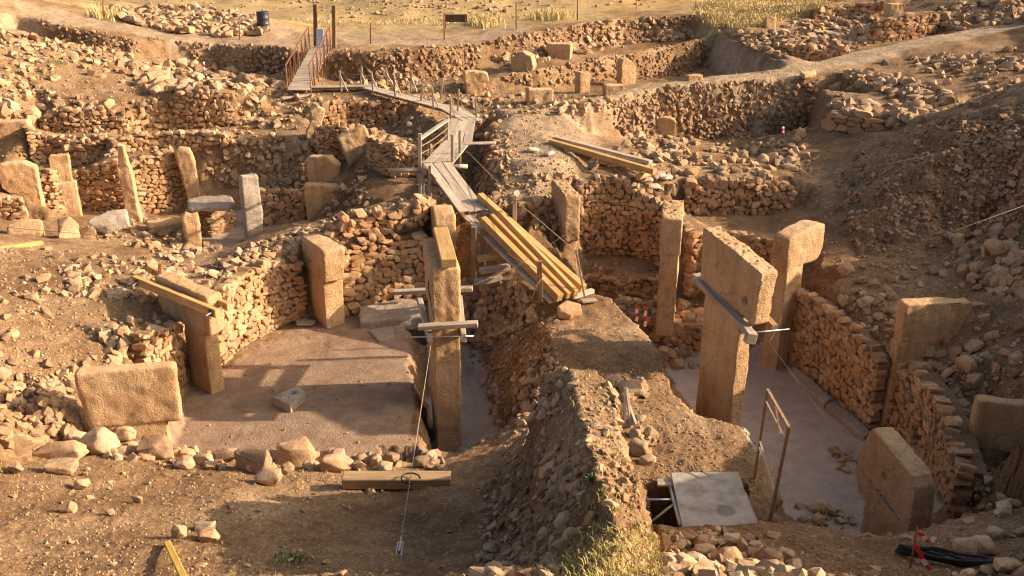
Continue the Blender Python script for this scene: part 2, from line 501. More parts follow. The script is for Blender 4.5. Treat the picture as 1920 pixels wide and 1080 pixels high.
def drop(pts, off, z2, step=0.3):
    """edge whose far side falls away out of sight"""
    w = [W(*p) for p in pts]
    line(w, step)
    line([Vector((p.x + off[0], p.y + off[1], z2)) for p in w], step)

def P(*pts):
    for p in pts:
        TP.append(tuple(p))

for w in WALLS:
    v = w[5]
    ns = polyline_normals(v, FACING.get(w[0], (0, 0)))
    if w[0] == 'wall_w':
        continue
    line([Vector((a[0], a[1], a[2])) - n * 0.18 for a, n in zip(v, ns)], 0.25)
    line([Vector((a[0], a[1], a[3] - 0.06)) - n * 0.36 for a, n in zip(v, ns)], 0.25)

# --- foreground slope on the left, down to the kerb of boulders
L((-150,770,2.9),(0,805,2.35),(150,838,1.95),(290,856,1.8))
drop([(300,858,1.78),(450,868,1.75),(600,874,1.75),(750,872,1.7),(850,852,1.5),(930,815,1.3),(985,778,1.5)], (0.05, 0.45), 1.12)
L((-200,900,3.1),(0,900,2.7),(200,905,2.3),(400,905,2.1),(600,915,2.0),(760,915,1.9),(850,905,1.75))
L((-200,1000,3.7),(0,1000,3.2),(300,1000,2.9),(500,1000,2.8),(650,1000,2.65),(760,1000,2.55),(860,1000,2.4),(905,985,2.4))
L((-200,1080,4.0),(0,1080,3.7),(300,1080,3.5),(600,1080,3.35),(760,1080,3.2),(880,1080,3.0),(930,1060,3.0))
# --- ridge between the two pits
L((1062,690,5.0),(1085,750,5.2),(1105,830,5.45),(1135,920,5.7),(1160,1000,5.95),(1140,1080,6.3))
L((1010,724,4.1),(1000,780,4.0),(1030,860,4.5),(1062,950,4.95),(1075,1020,5.3),(1060,1080,5.7))
L((985,800,2.6),(985,850,2.9),(990,920,3.3),(1000,1000,3.9),(1000,1080,4.5))
L((975,770,1.6),(960,830,1.75),(930,890,1.95),(925,960,2.45),(930,1060,3.1))
drop([(1012,716,4.3),(1040,694,4.8),(1064,688,5.0),(1120,694,4.95)], (0.0, 0.4), 2.3)
drop([(1125,698,4.95),(1150,740,5.05)], (0.4, 0.05), 1.95)
drop([(1160,760,5.1),(1168,830,5.3),(1185,900,5.5),(1200,940,5.6)], (0.4, 0.05), 2.9)
L((1212,975,5.5),(1240,1040,5.6),(1262,1080,5.75)); L((1235,990,3.7),(1275,1040,4.0),(1300,1080,4.2))
# --- baulk top and its slope into the trench
L((1020,600,2.4),(1030,640,2.4),(1045,682,2.4))
L((1078,556,2.45),(1110,600,2.4),(1150,650,2.4))
drop([(1092,548,2.45),(1140,556,2.4),(1180,590,2.4),(1215,625,2.4),(1240,658,2.35),(1246,690,2.25)], (0.35, 0.25), 0.25)
L((885,648,0.3),(893,700,0.0),(912,760,0.0),(935,815,0.0),(960,850,0.0))
L((940,640,1.3),(965,690,1.35),(985,735,1.6))
L((1000,610,2.1),(1008,650,2.0),(1022,690,2.25))
cliff((868,528,2.2,640),(905,525,2.3,645),(950,530,2.4,640),(1000,560,2.35,612))
# --- trench round the central pillar
L((762,632,1.2),(768,690,1.2),(782,760,1.2),(792,842,1.15))
L((795,655,0.0),(800,720,0.0),(806,800,0.0),(812,860,0.0),(840,900,0.0))
L((770,628,1.15),(800,632,1.1)); L((800,650,0.0),(840,650,0.0),(880,648,0.05))
L((840,760,0.0),(860,840,0.0)); L((806,566,1.35),(850,590,1.1),(866,625,0.7))
# --- bare brown floor
L((350,760,1.2),(330,850,1.2)); L((420,700,1.2),(420,850,1.2)); L((520,650,1.2),(520,850,1.2))
L((620,620,1.2),(620,850,1.2)); L((700,600,1.22),(710,835,1.2)); L((760,590,1.25),(765,630,1.2))

# --- lower platform right of the ridge
L((1130,735,2.1),(1200,742,2.05),(1245,738,2.0))
L((1190,800,2.0),(1300,830,1.95),(1400,860,1.9)); L((1210,880,1.95),(1320,880,1.95),(1430,905,1.85))
L((1210,940,1.9),(1340,960,1.9),(1440,960,1.7))
drop([(1250,700,2.15),(1262,738,2.0),(1312,776,1.95),(1400,802,1.9),(1440,868,1.85),(1462,925,1.7),(1470,955,1.4)], (0.3, 0.3), 0.0)
# --- pale floor of the deep enclosure
L((1252,690,0.0),(1330,690,0.0),(1400,680,0.0),(1470,684,0.0)); L((1300,740,0.0),(1400,740,0.0),(1500,740,0.0),(1540,750,0.0))
L((1440,800,0.0),(1550,820,0.0),(1600,830,0.0)); L((1480,880,0.0),(1590,900,0.0),(1650,900,0.0)); L((1490,970,0.0),(1600,980,0.0),(1700,960,0.1))
L((1700,1000,0.2),(1620,1050,0.0),(1500,1050,0.0))
# --- ledge in the near right
drop([(1225,985,3.4),(1300,985,3.25),(1400,982,3.15),(1480,978,3.1),(1560,988,3.1),(1650,1002,3.1),(1740,992,3.15),(1800,968,3.2),(1870,948,3.2),(1960,930,3.3),(2100,920,3.5)], (0.0, 0.45), 0.6)
L((1250,1080,4.3),(1400,1080,4.05),(1600,1080,3.95),(1800,1080,3.95),(2050,1080,4.2))
L((1290,1030,3.75),(1450,1030,3.6),(1600,1040,3.55),(1800,1030,3.55),(2050,1010,3.8))
# --- right bank above the enclosure wall
L((1755,710,1.75),(1785,775,1.5),(1810,840,1.15),(1845,900,1.0),(1865,930,1.3))
L((1745,690,1.95),(1750,655,2.2)); L((1790,700,2.1),(1835,770,1.5),(1900,885,1.25),(1980,900,1.7))
L((1550,540,2.5),(1660,590,2.4),(1725,645,2.25)); L((1570,500,2.8),(1650,540,2.65),(1760,560,2.7),(1840,620,2.6),(1900,700,2.5),(2000,760,2.8))
L((1850,540,3.0),(1930,560,3.2),(2050,620,3.6))
# --- earth mound on the right
L((1540,400,3.2),(1575,450,3.05),(1610,480,2.95),(1700,484,2.95),(1790,460,3.1),(1850,430,3.4),(1930,400,3.9),(2050,380,4.4))
L((1590,330,3.9),(1640,390,3.8),(1700,420,3.6),(1780,390,3.9),(1860,350,4.5),(1950,320,5.0))
L((1640,280,4.6),(1690,320,4.7),(1740,300,5.1),(1820,270,5.5),(1930,250,6.0))
L((1690,250,5.0),(1740,232,5.5),(1800,214,5.9),(1880,200,6.2),(1960,190,6.5))
# --- back of the deep enclosure
L((1100,500,1.6),(1230,505,1.6)); L((1110,575,1.05),(1170,570,1.05),(1250,590,1.05),(1330,590,1.05),(1440,580,1.05))
L((1250,665,0.25),(1340,665,0.2))
L((1300,420,2.8),(1440,430,2.8),(1480,440,2.75)); L((1520,440,2.85),(1540,500,2.75))
L((1450,600,1.0),(1460,640,0.4))
# --- trampled earth hump between walkway and deep enclosure
L((960,360,4.1),(1000,385,3.95),(1050,400,3.6),(1075,420,3.0)); L((940,300,4.5),(1000,300,4.6),(1060,300,4.4),(1090,320,4.15))
L((955,240,4.75),(1010,245,4.75),(1080,240,4.5),(1130,270,4.2)); L((960,215,4.85),(1050,205,4.95))
L((940,380,3.9),(930,345,4.0),(915,305,4.25),(925,262,4.5),(915,235,4.6))
L((900,400,3.1),(885,360,3.0),(890,320,3.2),(895,285,3.5),(890,255,3.8),(880,225,4.1))
L((940,440,2.9),(960,470,2.6),(1040,470,2.5)); L((920,490,2.5),(1000,530,2.4)); L((1060,500,2.3),(1085,535,2.35))
# --- stony terrace between the deep enclosure and the big scarp
L((1100,322,4.1),(1180,335,4.0),(1290,335,3.95),(1380,325,3.95),(1480,330,3.9),(1530,350,3.6))
L((1130,290,4.2),(1250,295,3.95),(1400,300,3.85),(1500,310,3.7),(1560,320,3.75)); L((1180,262,3.7),(1300,270,3.4),(1420,268,3.3),(1500,275,3.35),(1560,270,3.9))
# --- long dirt path on its baulk and the big scarp below it
cliff((1105,192,5.15,252),(1170,178,5.25,262),(1240,165,5.35,262),(1320,154,5.5,262),(1400,150,5.5,258),(1480,148,5.5,250),(1530,152,5.4,248))
L((1530,152,5.4),(1552,190,5.1),(1548,205,4.95)); L((1512,250,3.4),(1530,235,4.2),(1540,262,3.9))
L((930,206,4.9),(1000,196,5.0),(1100,184,5.2),(1200,162,5.35),(1300,146,5.5),(1480,128,5.7),(1600,98,6.0),(1750,68,6.5),(1920,38,7.1),(2050,15,7.5))
L((1480,142,5.6),(1600,114,5.9),(1750,84,6.4),(1920,56,6.95),(2050,35,7.3))
line([W(*p) + Vector((0, .8, -0.65)) for p in ((960,200,4.95),(1000,196,5.0),(1100,184,5.2),(1200,162,5.35),(1300,146,5.5),(1440,133,5.65))])
# --- trench with standing stones behind the path
L((930,190,4.5),(1000,182,4.45),(1050,172,4.4),(1130,162,4.35),(1200,156,4.3),(1300,148,4.2))
cliff((925,146,5.1,172),(1000,128,5.4,160),(1100,110,5.5,152),(1200,93,5.6,146),(1300,74,5.8,136),(1335,66,5.9,118))
L((1335,64,5.95),(1420,94,5.85),(1480,122,5.75)); L((1345,62,6.0),(1440,92,5.9),(1510,118,5.8))
line([W(*p) + Vector((-0.5, -0.15, z)) for p, z in (((1338,68,5.9), -1.3), ((1380,84,5.85), -1.35), ((1420,98,5.8), -1.3), ((1455,116,5.75), -1.1))])
line([W(*p) + Vector((0, .7, -0.5)) for p in ((940,140,5.2),(1000,126,5.4),(1100,107,5.5),(1200,90,5.6),(1300,71,5.8))])
# --- far rim and its scarps
cliff((-80,30,7.7,50),(30,28,7.4,55),(120,50,6.95,78),(190,62,6.7,92),(250,74,6.4,100),(330,78,6.15,118),(400,82,6.0,134),(470,85,6.0,138),(540,88,6.0,140))
cliff((622,94,6.0,150),(700,96,6.0,152),(780,94,6.0,150),(860,88,6.0,142),(920,78,6.1,122),(1000,63,6.35,100),(1100,43,6.6,86),(1200,31,6.75,80),(1290,30,6.75,66))
L((560,90,5.9),(575,150,4.9),(620,152,4.65))
L((1290,28,6.8),(1330,50,6.3),(1400,50,6.45),(1440,42,6.55),(1470,30,6.7),(1530,12,7.1),(1620,-6,7.5),(1750,-14,7.9),(1920,-30,8.6))
L((-80,15,7.9),(60,12,7.6),(150,30,7.1),(240,50,6.6),(330,60,6.3),(540,74,6.05),(700,78,6.05),(900,66,6.15),(1000,50,6.4))
L((-80,-5,8.3),(100,0,7.7),(210,12,7.2),(300,30,6.6),(500,46,6.1),(800,50,6.0),(950,42,6.2))
# pile of quarried stones beside the far track
L((212,22,6.95),(260,16,7.1),(330,18,7.0),(400,22,6.95),(470,30,6.8)); L((230,45,6.75),(330,58,6.45),(420,66,6.25),(488,68,6.15))
# --- ground right of the path
L((1580,140,5.6),(1700,118,5.85),(1800,110,6.1),(1920,100,6.4),(2060,90,6.8)); L((1570,175,5.3),(1680,170,5.45),(1800,165,5.75),(1920,160,6.1),(2060,150,6.5))
L((1560,202,5.1),(1650,210,5.15),(1720,215,5.3),(1790,205,5.8))
# --- upper right enclosure
L((1440,116,5.5),(1500,124,5.5),(1590,112,5.6)); L((1455,75,6.05),(1540,78,6.1),(1600,70,6.15),(1640,62,6.2)); L((1480,50,6.35),(1560,50,6.35),(1630,45,6.4))
L((1600,92,5.9),(1680,84,6.05),(1760,72,6.3)); L((1770,62,6.5),(1830,40,7.0),(1920,15,7.7)); L((1755,18,7.35),(1700,24,7.25),(1645,36,7.0))
# --- upper left slope
L((-120,95,6.8),(0,85,6.7),(100,100,6.2),(200,118,5.7),(300,132,5.0)); L((-120,150,6.1),(0,140,6.0),(120,140,5.7),(230,150,5.3),(330,155,4.9))
L((-120,215,5.2),(0,205,5.1),(80,200,5.0),(150,196,5.0),(230,185,5.1),(270,186,5.0)); L((280,186,5.0),(330,169,5.3),(390,160,5.3),(445,164,5.2))
L((330,145,4.8),(420,150,4.75),(500,160,4.75),(545,178,4.7)); L((455,170,4.9),(500,190,4.5),(535,215,4.3)); L((455,240,4.0),(520,245,4.0),(570,240,4.1))
L((60,262,3.9),(0,265,3.95),(-120,270,4.2)); L((240,262,3.85),(440,250,3.9))
L((-120,320,3.6),(0,312,3.4),(60,312,3.3))
# --- enclosure with many pillars
L((-100,340,3.2),(60,345,2.9)); L((-80,430,2.7),(0,432,2.6),(60,425,2.4),(130,412,2.2),(200,410,2.0))
L((270,415,1.55),(350,408,1.5),(440,408,1.5),(500,430,1.5),(540,430,1.55)); L((300,440,1.6),(390,470,1.5),(470,470,1.5))
L((350,460,1.5),(420,490,1.5)); L((240,425,1.8),(290,455,1.9),(335,470,2.0)); L((180,440,2.3),(240,455,2.3),(300,470,2.3))
L((370,345,2.4),(420,352,2.2),(460,372,2.0),(490,400,1.7)); L((380,318,2.9),(450,325,2.7),(520,340,2.5),(560,360,2.5)); L((375,290,3.4),(440,280,3.6),(530,285,3.5),(570,320,3.0))
L((430,262,3.9),(530,258,4.0),(560,275,3.8))
L((580,422,1.7),(650,420,2.2),(655,390,2.4)); L((590,400,1.7),(645,395,1.9))
L((660,365,3.0),(720,378,3.0),(770,385,3.0)); L((600,345,2.9),(660,340,3.3),(740,345,3.35),(785,350,3.3)); L((640,320,3.4),(720,325,3.4),(800,335,3.3))
# small pit with the tilted block
L((620,275,3.5),(660,262,3.55),(740,255,3.6),(790,270,3.7)); L((560,215,4.3),(590,200,4.55),(600,186,4.65)); L((620,182,4.65),(700,182,4.6),(760,190,4.55),(800,215,4.35),(840,240,4.2),(830,280,3.8))
L((570,230,4.2),(580,270,3.9),(570,300,3.5)); L((760,290,4.0),(800,300,3.8))
L((560,165,4.75),(700,162,4.7),(820,190,4.55),(870,190,4.5),(910,190,4.5))
# --- rim between the enclosures
L((600,455,3.3),(640,448,3.4),(660,420,3.5),(640,420,3.2)); L((500,470,3.2),(560,452,3.3),(610,432,3.3)); L((420,520,3.0),(450,490,3.1),(520,440,3.25),(600,412,3.1),(640,405,3.1))
line([W(*p) + Vector((-0.1, 0.5, 0)) for p in ((430,470,2.2),(500,437,2.2),(570,420,2.1))])
L((340,540,3.0),(390,520,3.0),(440,480,3.0)); L((250,480,3.0),(330,490,2.9),(400,485,2.8))
# --- left hillside
L((-150,450,4.0),(0,455,3.5),(100,462,3.2),(190,468,2.9)); L((-150,520,4.0),(0,520,3.7),(120,510,3.5),(220,520,3.3),(280,560,3.2))
L((-150,620,3.9),(0,610,3.6),(120,600,3.3),(220,600,3.05),(300,605,2.85)); L((-150,710,3.6),(0,700,3.35),(100,690,3.1),(200,680,2.9),(280,640,2.75))
L((-150,750,3.3),(0,760,3.0),(90,760,2.8),(140,770,2.5)); L((150,740,2.6),(240,720,2.5),(275,700,2.5)); L((170,815,1.95),(260,800,1.8),(300,790,1.6))
# --- beyond the picture
P((-17,9,6.0),(-14,5,7.0),(-8,4,7.4),(0,3.5,8.0),(6,4,7.6),(12,5,7.2),(18,8,6.8),(0,1,9.6),(-10,1,9.2),(10,1,9.2),(-30,1,9),(30,1,8.5),(-30,10,7))
P((8.3,9.5,5.6),(8.6,11.5,5.9),(9.8,10.5,7.6),(9.6,12.6,6.6),(10.9,14.4,6.0),(11.9,15.6,5.3),(12.2,17,4.9),(12.8,19,4.9),(13.3,21,4.7),(13.8,22.5,5.0),(14.3,24,5.5),(14.8,26,6.3),(17,30,7.2),(22,25,8.0),(20,18,7.5),(19,12,8),(14,11,8),(26,34,8.6),(30,20,9),(28,45,9),(34,50,9.5))  # unseen bank on the right, crest shaped to shade ledge and deep enclosure
P((-15,17,4.6),(-17,22,5.0),(-19,28,5.4),(-22,34,6.2),(-26,42,8.2),(-30,48,8.8),(-36,44,9),(-30,30,7.5),(-28,20,7),(-40,60,9))
for x in range(-70, 71, 10):
    zr = 6.0 + max(0, x - 12) * 0.06 + max(0, -x - 14) * 0.06
    P((x, 60, zr), (x, 68, zr - 2.2), (x, 78, zr - 3.0))
    P((x * 1.5, 95, 4.6 + 0.012 * abs(x)), (x * 1.8, 140, 12 + 0.02 * x), (x * 2.4, 220, 30), (x * 3.2, 330, 46), (x * 6, 600, 62))

# ------------------------------------------------------------------ terrain grid
NU = 720
U = np.linspace(-0.95, 0.95, NU)
YV = np.concatenate([np.geomspace(2.5, 8.0, 90, endpoint=False), np.geomspace(8.0, 60.0, 700, endpoint=False), np.geomspace(60, 560, 110)])
NV = len(YV)
LY = np.log(YV)

def tin_heights():
    key = {}
    for (x, y, z) in TP:
        k = (round(x / 0.06), round(y / 0.06))
        if k not in key:
            key[k] = (x, y, z)
    pts = list(key.values())
    vo, eo, fo, vmap, *_ = delaunay_2d_cdt([Vector((p[0], p[1])) for p in pts], [], [], 0, 1e-5)
    zs = [pts[m[0]][2] if m else 0.0 for m in vmap]
    H = np.full((NV, NU), np.nan)
    for f in fo:
        for k in range(1, len(f) - 1):
            a, b, c = (f[0], f[k], f[k + 1])
            A, B, C = vo[a], vo[b], vo[c]
            ymin, ymax = min(A.y, B.y, C.y), max(A.y, B.y, C.y)
            r0, r1 = np.searchsorted(YV, ymin), np.searchsorted(YV, ymax, 'right')
            if r1 <= r0:
                continue
            us = [p.x / max(p.y, 0.5) for p in (A, B, C)]
            c0, c1 = np.searchsorted(U, min(us) - 0.002), np.searchsorted(U, max(us) + 0.002, 'right')
            if c1 <= c0:
                continue
            yy = YV[r0:r1][:, None]
            xx = U[c0:c1][None, :] * yy
            det = (B.y - C.y) * (A.x - C.x) + (C.x - B.x) * (A.y - C.y)
            if abs(det) < 1e-12:
                continue
            w0 = ((B.y - C.y) * (xx - C.x) + (C.x - B.x) * (yy - C.y)) / det
            w1 = ((C.y - A.y) * (xx - C.x) + (A.x - C.x) * (yy - C.y)) / det
            w2 = 1 - w0 - w1
            ins = (w0 >= -1e-6) & (w1 >= -1e-6) & (w2 >= -1e-6)
            sub = H[r0:r1, c0:c1]
            sub[ins] = (w0 * zs[a] + w1 * zs[b] + w2 * zs[c])[ins]
    # fill what no triangle covers from the nearest column
    for r in range(NV):
        row = H[r]
        ok = np.where(~np.isnan(row))[0]
        if len(ok):
            H[r] = np.interp(np.arange(NU), ok, row[ok])
        else:
            H[r] = H[r - 1] if r else 9.0
    return H

GX = U[None, :] * YV[:, None]
GY = np.repeat(YV[:, None], NU, 1)
H = tin_heights()
def blur(h, n=1):
    for _ in range(n):
        p = np.pad(h, 1, mode='edge')
        h = (p[1:-1, 1:-1] * 2 + p[:-2, 1:-1] + p[2:, 1:-1] + p[1:-1, :-2] + p[1:-1, 2:]) / 6
    return h
H = blur(H, 1)
PITS = [([(712,836,1.2),(784,834,1.2),(788,858,1.2),(716,860,1.2)], 0.55), ([(1216,908,1.95),(1400,900,1.95),(1410,978,1.95),(1222,984,1.95)], 0.7)]      # square shaft under the cement board

for poly, zf in PITS:
    m = in_poly(GX.ravel(), GY.ravel(), [tuple(W(*p))[:2] for p in poly]).reshape(NV, NU)
    H[m] = np.minimum(H[m], zf)
# zones of different ground (real differences of the ground itself)
zone = np.zeros((NV * NU, 4))
gx, gy = GX.ravel(), GY.ravel()
wob = fbm(np.stack([gx * 0.9, gy * 0.9, gx * 0], 1), 4, 3)
wob2 = fbm(np.stack([gx * 0.9, gy * 0.9, gx * 0 + 9], 1), 4, 5)
def paint(ch, poly, val=1.0, amp=0.15, world_poly=None):
    pw = world_poly or [tuple(W(*p))[:2] for p in poly]
    m = in_poly(gx + wob * amp, gy + wob2 * amp, pw)
    zone[m, ch] = val
    return m
floorD = [(1246,680,0),(1340,668,0),(1475,672,0),(1540,720,0),(1635,806,0),(1720,870,0),(1760,1000,0),(1480,1060,0),(1400,1000,0),(1300,790,0)]
mD = paint(1, floorD, 1.0, 0.1); zone[mD, 3] = 1.0
mT = paint(1, [(790,640,0),(890,640,0),(945,815,0),(980,900,0),(820,900,0)], 1.0, 0.1); zone[mT, 3] = 1.0
mC = paint(1, [(270,412,1.5),(440,404,1.5),(560,424,1.5),(480,480,1.5),(380,480,1.5)], 1.0, 0.2); zone[mC, 3] = 0.8
mB = paint(1, [(345,745,1.2),(420,690,1.2),(560,606,1.2),(760,595,1.2),(790,850,1.2),(320,880,1.2)], 1.0, 0.15); zone[mB, 3] = 0.12
paint(2, [(920,212,4.9),(1100,190,5.2),(1300,155,5.5),(1480,142,5.7),(1600,114,6),(1750,84,6.4),(2050,35,7.3),(2050,12,7.5),(1750,66,6.5),(1600,96,6),(1480,124,5.7),(1340,62,5.95),(1320,64,5.9),(1440,132,5.7),(1300,143,5.5),(1100,181,5.2)], 1.0, 0.25)
paint(2, [(930,210,4.8),(1120,200,4.9),(1120,280,4.4),(1050,340,4.3),(1000,380,4),(940,350,4.1)], 0.7, 0.4)
paint(2, [(-100,28,7.7),(120,46,7),(250,70,6.4),(540,86,6),(900,84,6),(1000,60,6.4),(980,44,6.4),(800,52,6),(500,56,6.1),(240,44,6.7),(60,10,7.6)], 0.75, 0.5)
gz = zone[:, 0]
far = (gy > 52 + wob * 2.5) & (gx < 6)
zone[far, 0] = 1.0
zone[(gy > 62), 0] = 1.0
paint(0, None, 1.0, 0.5, [tuple(W(*p))[:2] for p in ((1290,24,6.8),(1330,52,6.3),(1400,54,6.45),(1440,46,6.55),(1470,34,6.7),(1530,16,7.1),(1650,-4,7.5),(1500,-60,7.5),(1200,-40,7))])
paint(0, None, 0.42, 0.3, [tuple(W(*p))[:2] for p in ((960,1085,5.6),(1060,1030,5.4),(1150,990,5.9),(1225,1000,5.5),(1262,1085,5.7))])
zone[(gy < 7.2) & (gx > -1.5) & (gx < 2.5), 0] = 0.42

# relief noise
gradv = np.gradient(H, axis=0) / np.gradient(GY, axis=0)
gradu = np.gradient(H, axis=1) / np.maximum(np.gradient(GX, axis=1), 1e-6)
steep = np.clip((np.sqrt(gradv ** 2 + gradu ** 2) - 0.38) / 1.1, 0, 1)
smooth_floor = zone[:, 1].reshape(NV, NU)
amp = 0.055 * (1 - 0.8 * smooth_floor)
pts = np.stack([gx, gy, H.ravel() * 1.0], 1)
n_big = fbm(pts * 0.8, 4, 1).reshape(NV, NU)
n_sm = fbm(pts * 4.5, 3, 21).reshape(NV, NU)
near = np.clip((70 - GY) / 15, 0, 1)
dirtgrit = 1 - 0.85 * smooth_floor
H2 = H + amp * n_big * near * (1 + steep) + 0.018 * n_sm * dirtgrit * near
H2 = H2 + (1 - near) * fbm(pts * np.array([0.05, 0.05, 0]), 5, 31).reshape(NV, NU) * 1.2
mnd = in_poly(gx, gy, [tuple(W(*p))[:2] for p in ((1560,330,3.6),(1640,270,4.6),(1740,228,5.5),(1960,185,6.5),(2000,330,5),(1930,400,3.9),(1790,462,3.1),(1610,482,2.95),(1560,420,3.1))]).reshape(NV, NU)
mm = blur(mnd.astype(float), 6)
H2 = H2 + mm * (0.16 * fbm(pts * np.array([1.3, 1.3, 1.3]), 4, 41).reshape(NV, NU) - 0.10 * np.abs(fbm(pts * np.array([2.6, 0.8, 0.4]), 3, 44)).reshape(NV, NU))
steep = np.maximum(steep, mm * 0.5)
# rubble lumps standing out of the scarps, pushed along the surface normal
PX, PY, PZ = GX.copy(), GY.copy(), H2.copy()
gv = np.gradient(H2, axis=0) / np.gradient(GY, axis=0)
gu = np.gradient(H2, axis=1) / np.maximum(np.gradient(GX, axis=1), 1e-6)
nl = np.sqrt(gv ** 2 + gu ** 2 + 1)
sel = (steep > 0.05) & (GY < 60)
q = np.stack([PX[sel], PY[sel], PZ[sel]], 1)
lump = cellnoise(q * 5.5, 2) * 0.10 + cellnoise(q * 11.0, 4) * 0.05 + fbm(q * 2.2, 3, 8) * 0.06 - 0.05
st = np.clip(steep[sel] * 2, 0, 1)
PX[sel] += -gu[sel] / nl[sel] * lump * st
PY[sel] += -gv[sel] / nl[sel] * lump * st
PZ[sel] += lump * st / nl[sel]
dp = (steep <= 0.05) & (GY < 60) & (smooth_floor < 0.5)
q = np.stack([PX[dp], PY[dp], PZ[dp]], 1)
PZ[dp] += np.maximum(0, cellnoise(q * 7.0, 12) - 0.35) * 0.05

def make_grid_mesh(name, X, Y, Z):
    n, m = X.shape
    co = np.stack([X, Y, Z], -1).reshape(-1, 3)
    idx = np.arange(n * m).reshape(n, m)
    f = np.stack([idx[:-1, :-1], idx[:-1, 1:], idx[1:, 1:], idx[1:, :-1]], -1).reshape(-1, 4)
    me = bpy.data.meshes.new(name)
    me.vertices.add(len(co))
    me.vertices.foreach_set('co', co.ravel())
    me.loops.add(len(f) * 4)
    me.loops.foreach_set('vertex_index', f.ravel().astype(np.int32))
    me.polygons.add(len(f))
    me.polygons.foreach_set('loop_start', np.arange(0, len(f) * 4, 4, dtype=np.int32))
    me.polygons.foreach_set('use_smooth', np.ones(len(f), bool))
    me.update(calc_edges=True)
    return me

me = make_grid_mesh('ground', PX, PY, PZ)
ca = me.color_attributes.new('zone', 'FLOAT_COLOR', 'POINT')
zz = blur(zone.reshape(NV, NU, 4)[:, :, 0], 2), blur(zone.reshape(NV, NU, 4)[:, :, 1], 1), blur(zone.reshape(NV, NU, 4)[:, :, 2], 3), zone.reshape(NV, NU, 4)[:, :, 3]
ca.data.foreach_set('color', np.stack(zz, -1).reshape(-1).astype(np.float32))
me.materials.append(M['ground'])
ground = bpy.data.objects.new('ground', me)
ground['kind'] = 'structure'
col.objects.link(ground)

def height(x, y):
    y = max(y, YV[0])
    cu = (x / y - U[0]) / (U[-1] - U[0]) * (NU - 1)
    cv = np.interp(math.log(y), LY, np.arange(NV))
    c, r = int(min(max(cu, 0), NU - 2)), int(min(max(cv, 0), NV - 2))
    fu, fv = min(max(cu - c, 0), 1), cv - r
    return float((PZ[r, c] * (1 - fu) + PZ[r, c + 1] * fu) * (1 - fv) + (PZ[r + 1, c] * (1 - fu) + PZ[r + 1, c + 1] * fu) * fv)

def hit(px, py):
    """where the line of sight through (px,py) meets the ground"""
    u, v = (px - CX) / F, (py - CY) / F
    g = CT - v * ST
    col_u = u / g                       # x / y along this line of sight
    cu = (col_u - U[0]) / (U[-1] - U[0]) * (NU - 1)
    c = int(min(max(cu, 0), NU - 2)); fu = min(max(cu - c, 0), 1)
    colz = PZ[:, c] * (1 - fu) + PZ[:, c + 1] * fu
    rayz = CAMZ - (ST + v * CT) / g * YV
    d = rayz - colz
    k = np.where((d[:-1] > 0) & (d[1:] <= 0) & (YV[:-1] > 4))[0]
    if len(k) == 0:
        return None
    k = k[0]
    f = d[k] / (d[k] - d[k + 1])
    y = YV[k] * (1 - f) + YV[k + 1] * f
    return Vector((col_u * y, y, CAMZ - (ST + v * CT) / g * y))

def normal_at(x, y, e=0.12):
    return Vector((height(x - e, y) - height(x + e, y), height(x, y - e) - height(x, y + e), 2 * e)).normalized()
# ------------------------------------------------------------------ object helpers
def link(name, data, parent=None):
    o = bpy.data.objects.new(name, data)
    col.objects.link(o)
    if parent is not None:
        o.parent = parent
    return o

def tag(o, label, cat, group=None):
    o['label'] = label
    o['category'] = cat
    if group:
        o['group'] = group
    return o

def empty(name, loc, label=None, cat=None, group=None, rot=None):
    o = link(name, None)
    o.empty_display_size = 0.2
    o.location = loc
    if rot is not None:
        o.rotation_euler = rot
    if label:
        tag(o, label, cat, group)
    return o

def mesh_obj(name, verts, faces, mat, parent=None, smooth=False):
    me = bpy.data.meshes.new(name)
    me.from_pydata([tuple(v) for v in verts], [], faces)
    if smooth:
        me.polygons.foreach_set('use_smooth', [True] * len(me.polygons))
    me.update()
    me.materials.append(mat)
    return link(name, me, parent)

def frame_from(xdir, up=Vector((0, 0, 1))):
    x = xdir.normalized()
    if abs(x.dot(up)) > 0.98:
        up = Vector((0, 1, 0))
    y = up.cross(x).normalized()
    z = x.cross(y)
    return Matrix((x, y, z)).transposed()

def box_mesh(name, sx, sy, sz, bev=0.012, wob=0.0, seg=1):
    bm = bmesh.new()
    bmesh.ops.create_cube(bm, size=1.0)
    for v in bm.verts:
        v.co = Vector((v.co.x * sx, v.co.y * sy, v.co.z * sz))
    if wob:
        bmesh.ops.subdivide_edges(bm, edges=[e for e in bm.edges if abs((e.verts[0].co - e.verts[1].co).x) > 0.5 * sx], cuts=4)
        for v in bm.verts:
            v.co += Vector((rnd.uniform(-wob, wob), rnd.uniform(-wob, wob), rnd.uniform(-wob, wob)))
    if bev:
        bmesh.ops.bevel(bm, geom=list(bm.edges), offset=min(bev, sy * 0.2, sz * 0.2), segments=seg, affect='EDGES', profile=0.6)
    me = bpy.data.meshes.new(name)
    bm.to_mesh(me)
    bm.free()
    return me

def bar(name, a, b, w, h, mat, parent=None, up=Vector((0, 0, 1)), bev=0.01, wob=0.0, roll=0.0):
    """squared timber or strip from point a to point b (axis through the middle)"""
    a, b = Vector(a), Vector(b)
    me = box_mesh(name, (b - a).length, w, h, bev, wob)
    me.materials.append(mat)
    o = link(name, me)
    R = frame_from(b - a, up).to_4x4()
    m = Matrix.Translation((a + b) / 2) @ R @ Matrix.Rotation(roll, 4, 'X')
    if parent is not None:
        o.parent = parent
        m = parent.matrix_world_inv @ m if hasattr(parent, 'matrix_world_inv') else root_inv(parent) @ m
    o.matrix_local = m
    return o

def root_mat(o):
    m = Matrix.LocRotScale(o.location, o.rotation_euler, o.scale)
    return root_mat(o.parent) @ m if o.parent else m
def root_inv(o):
    return root_mat(o).inverted()

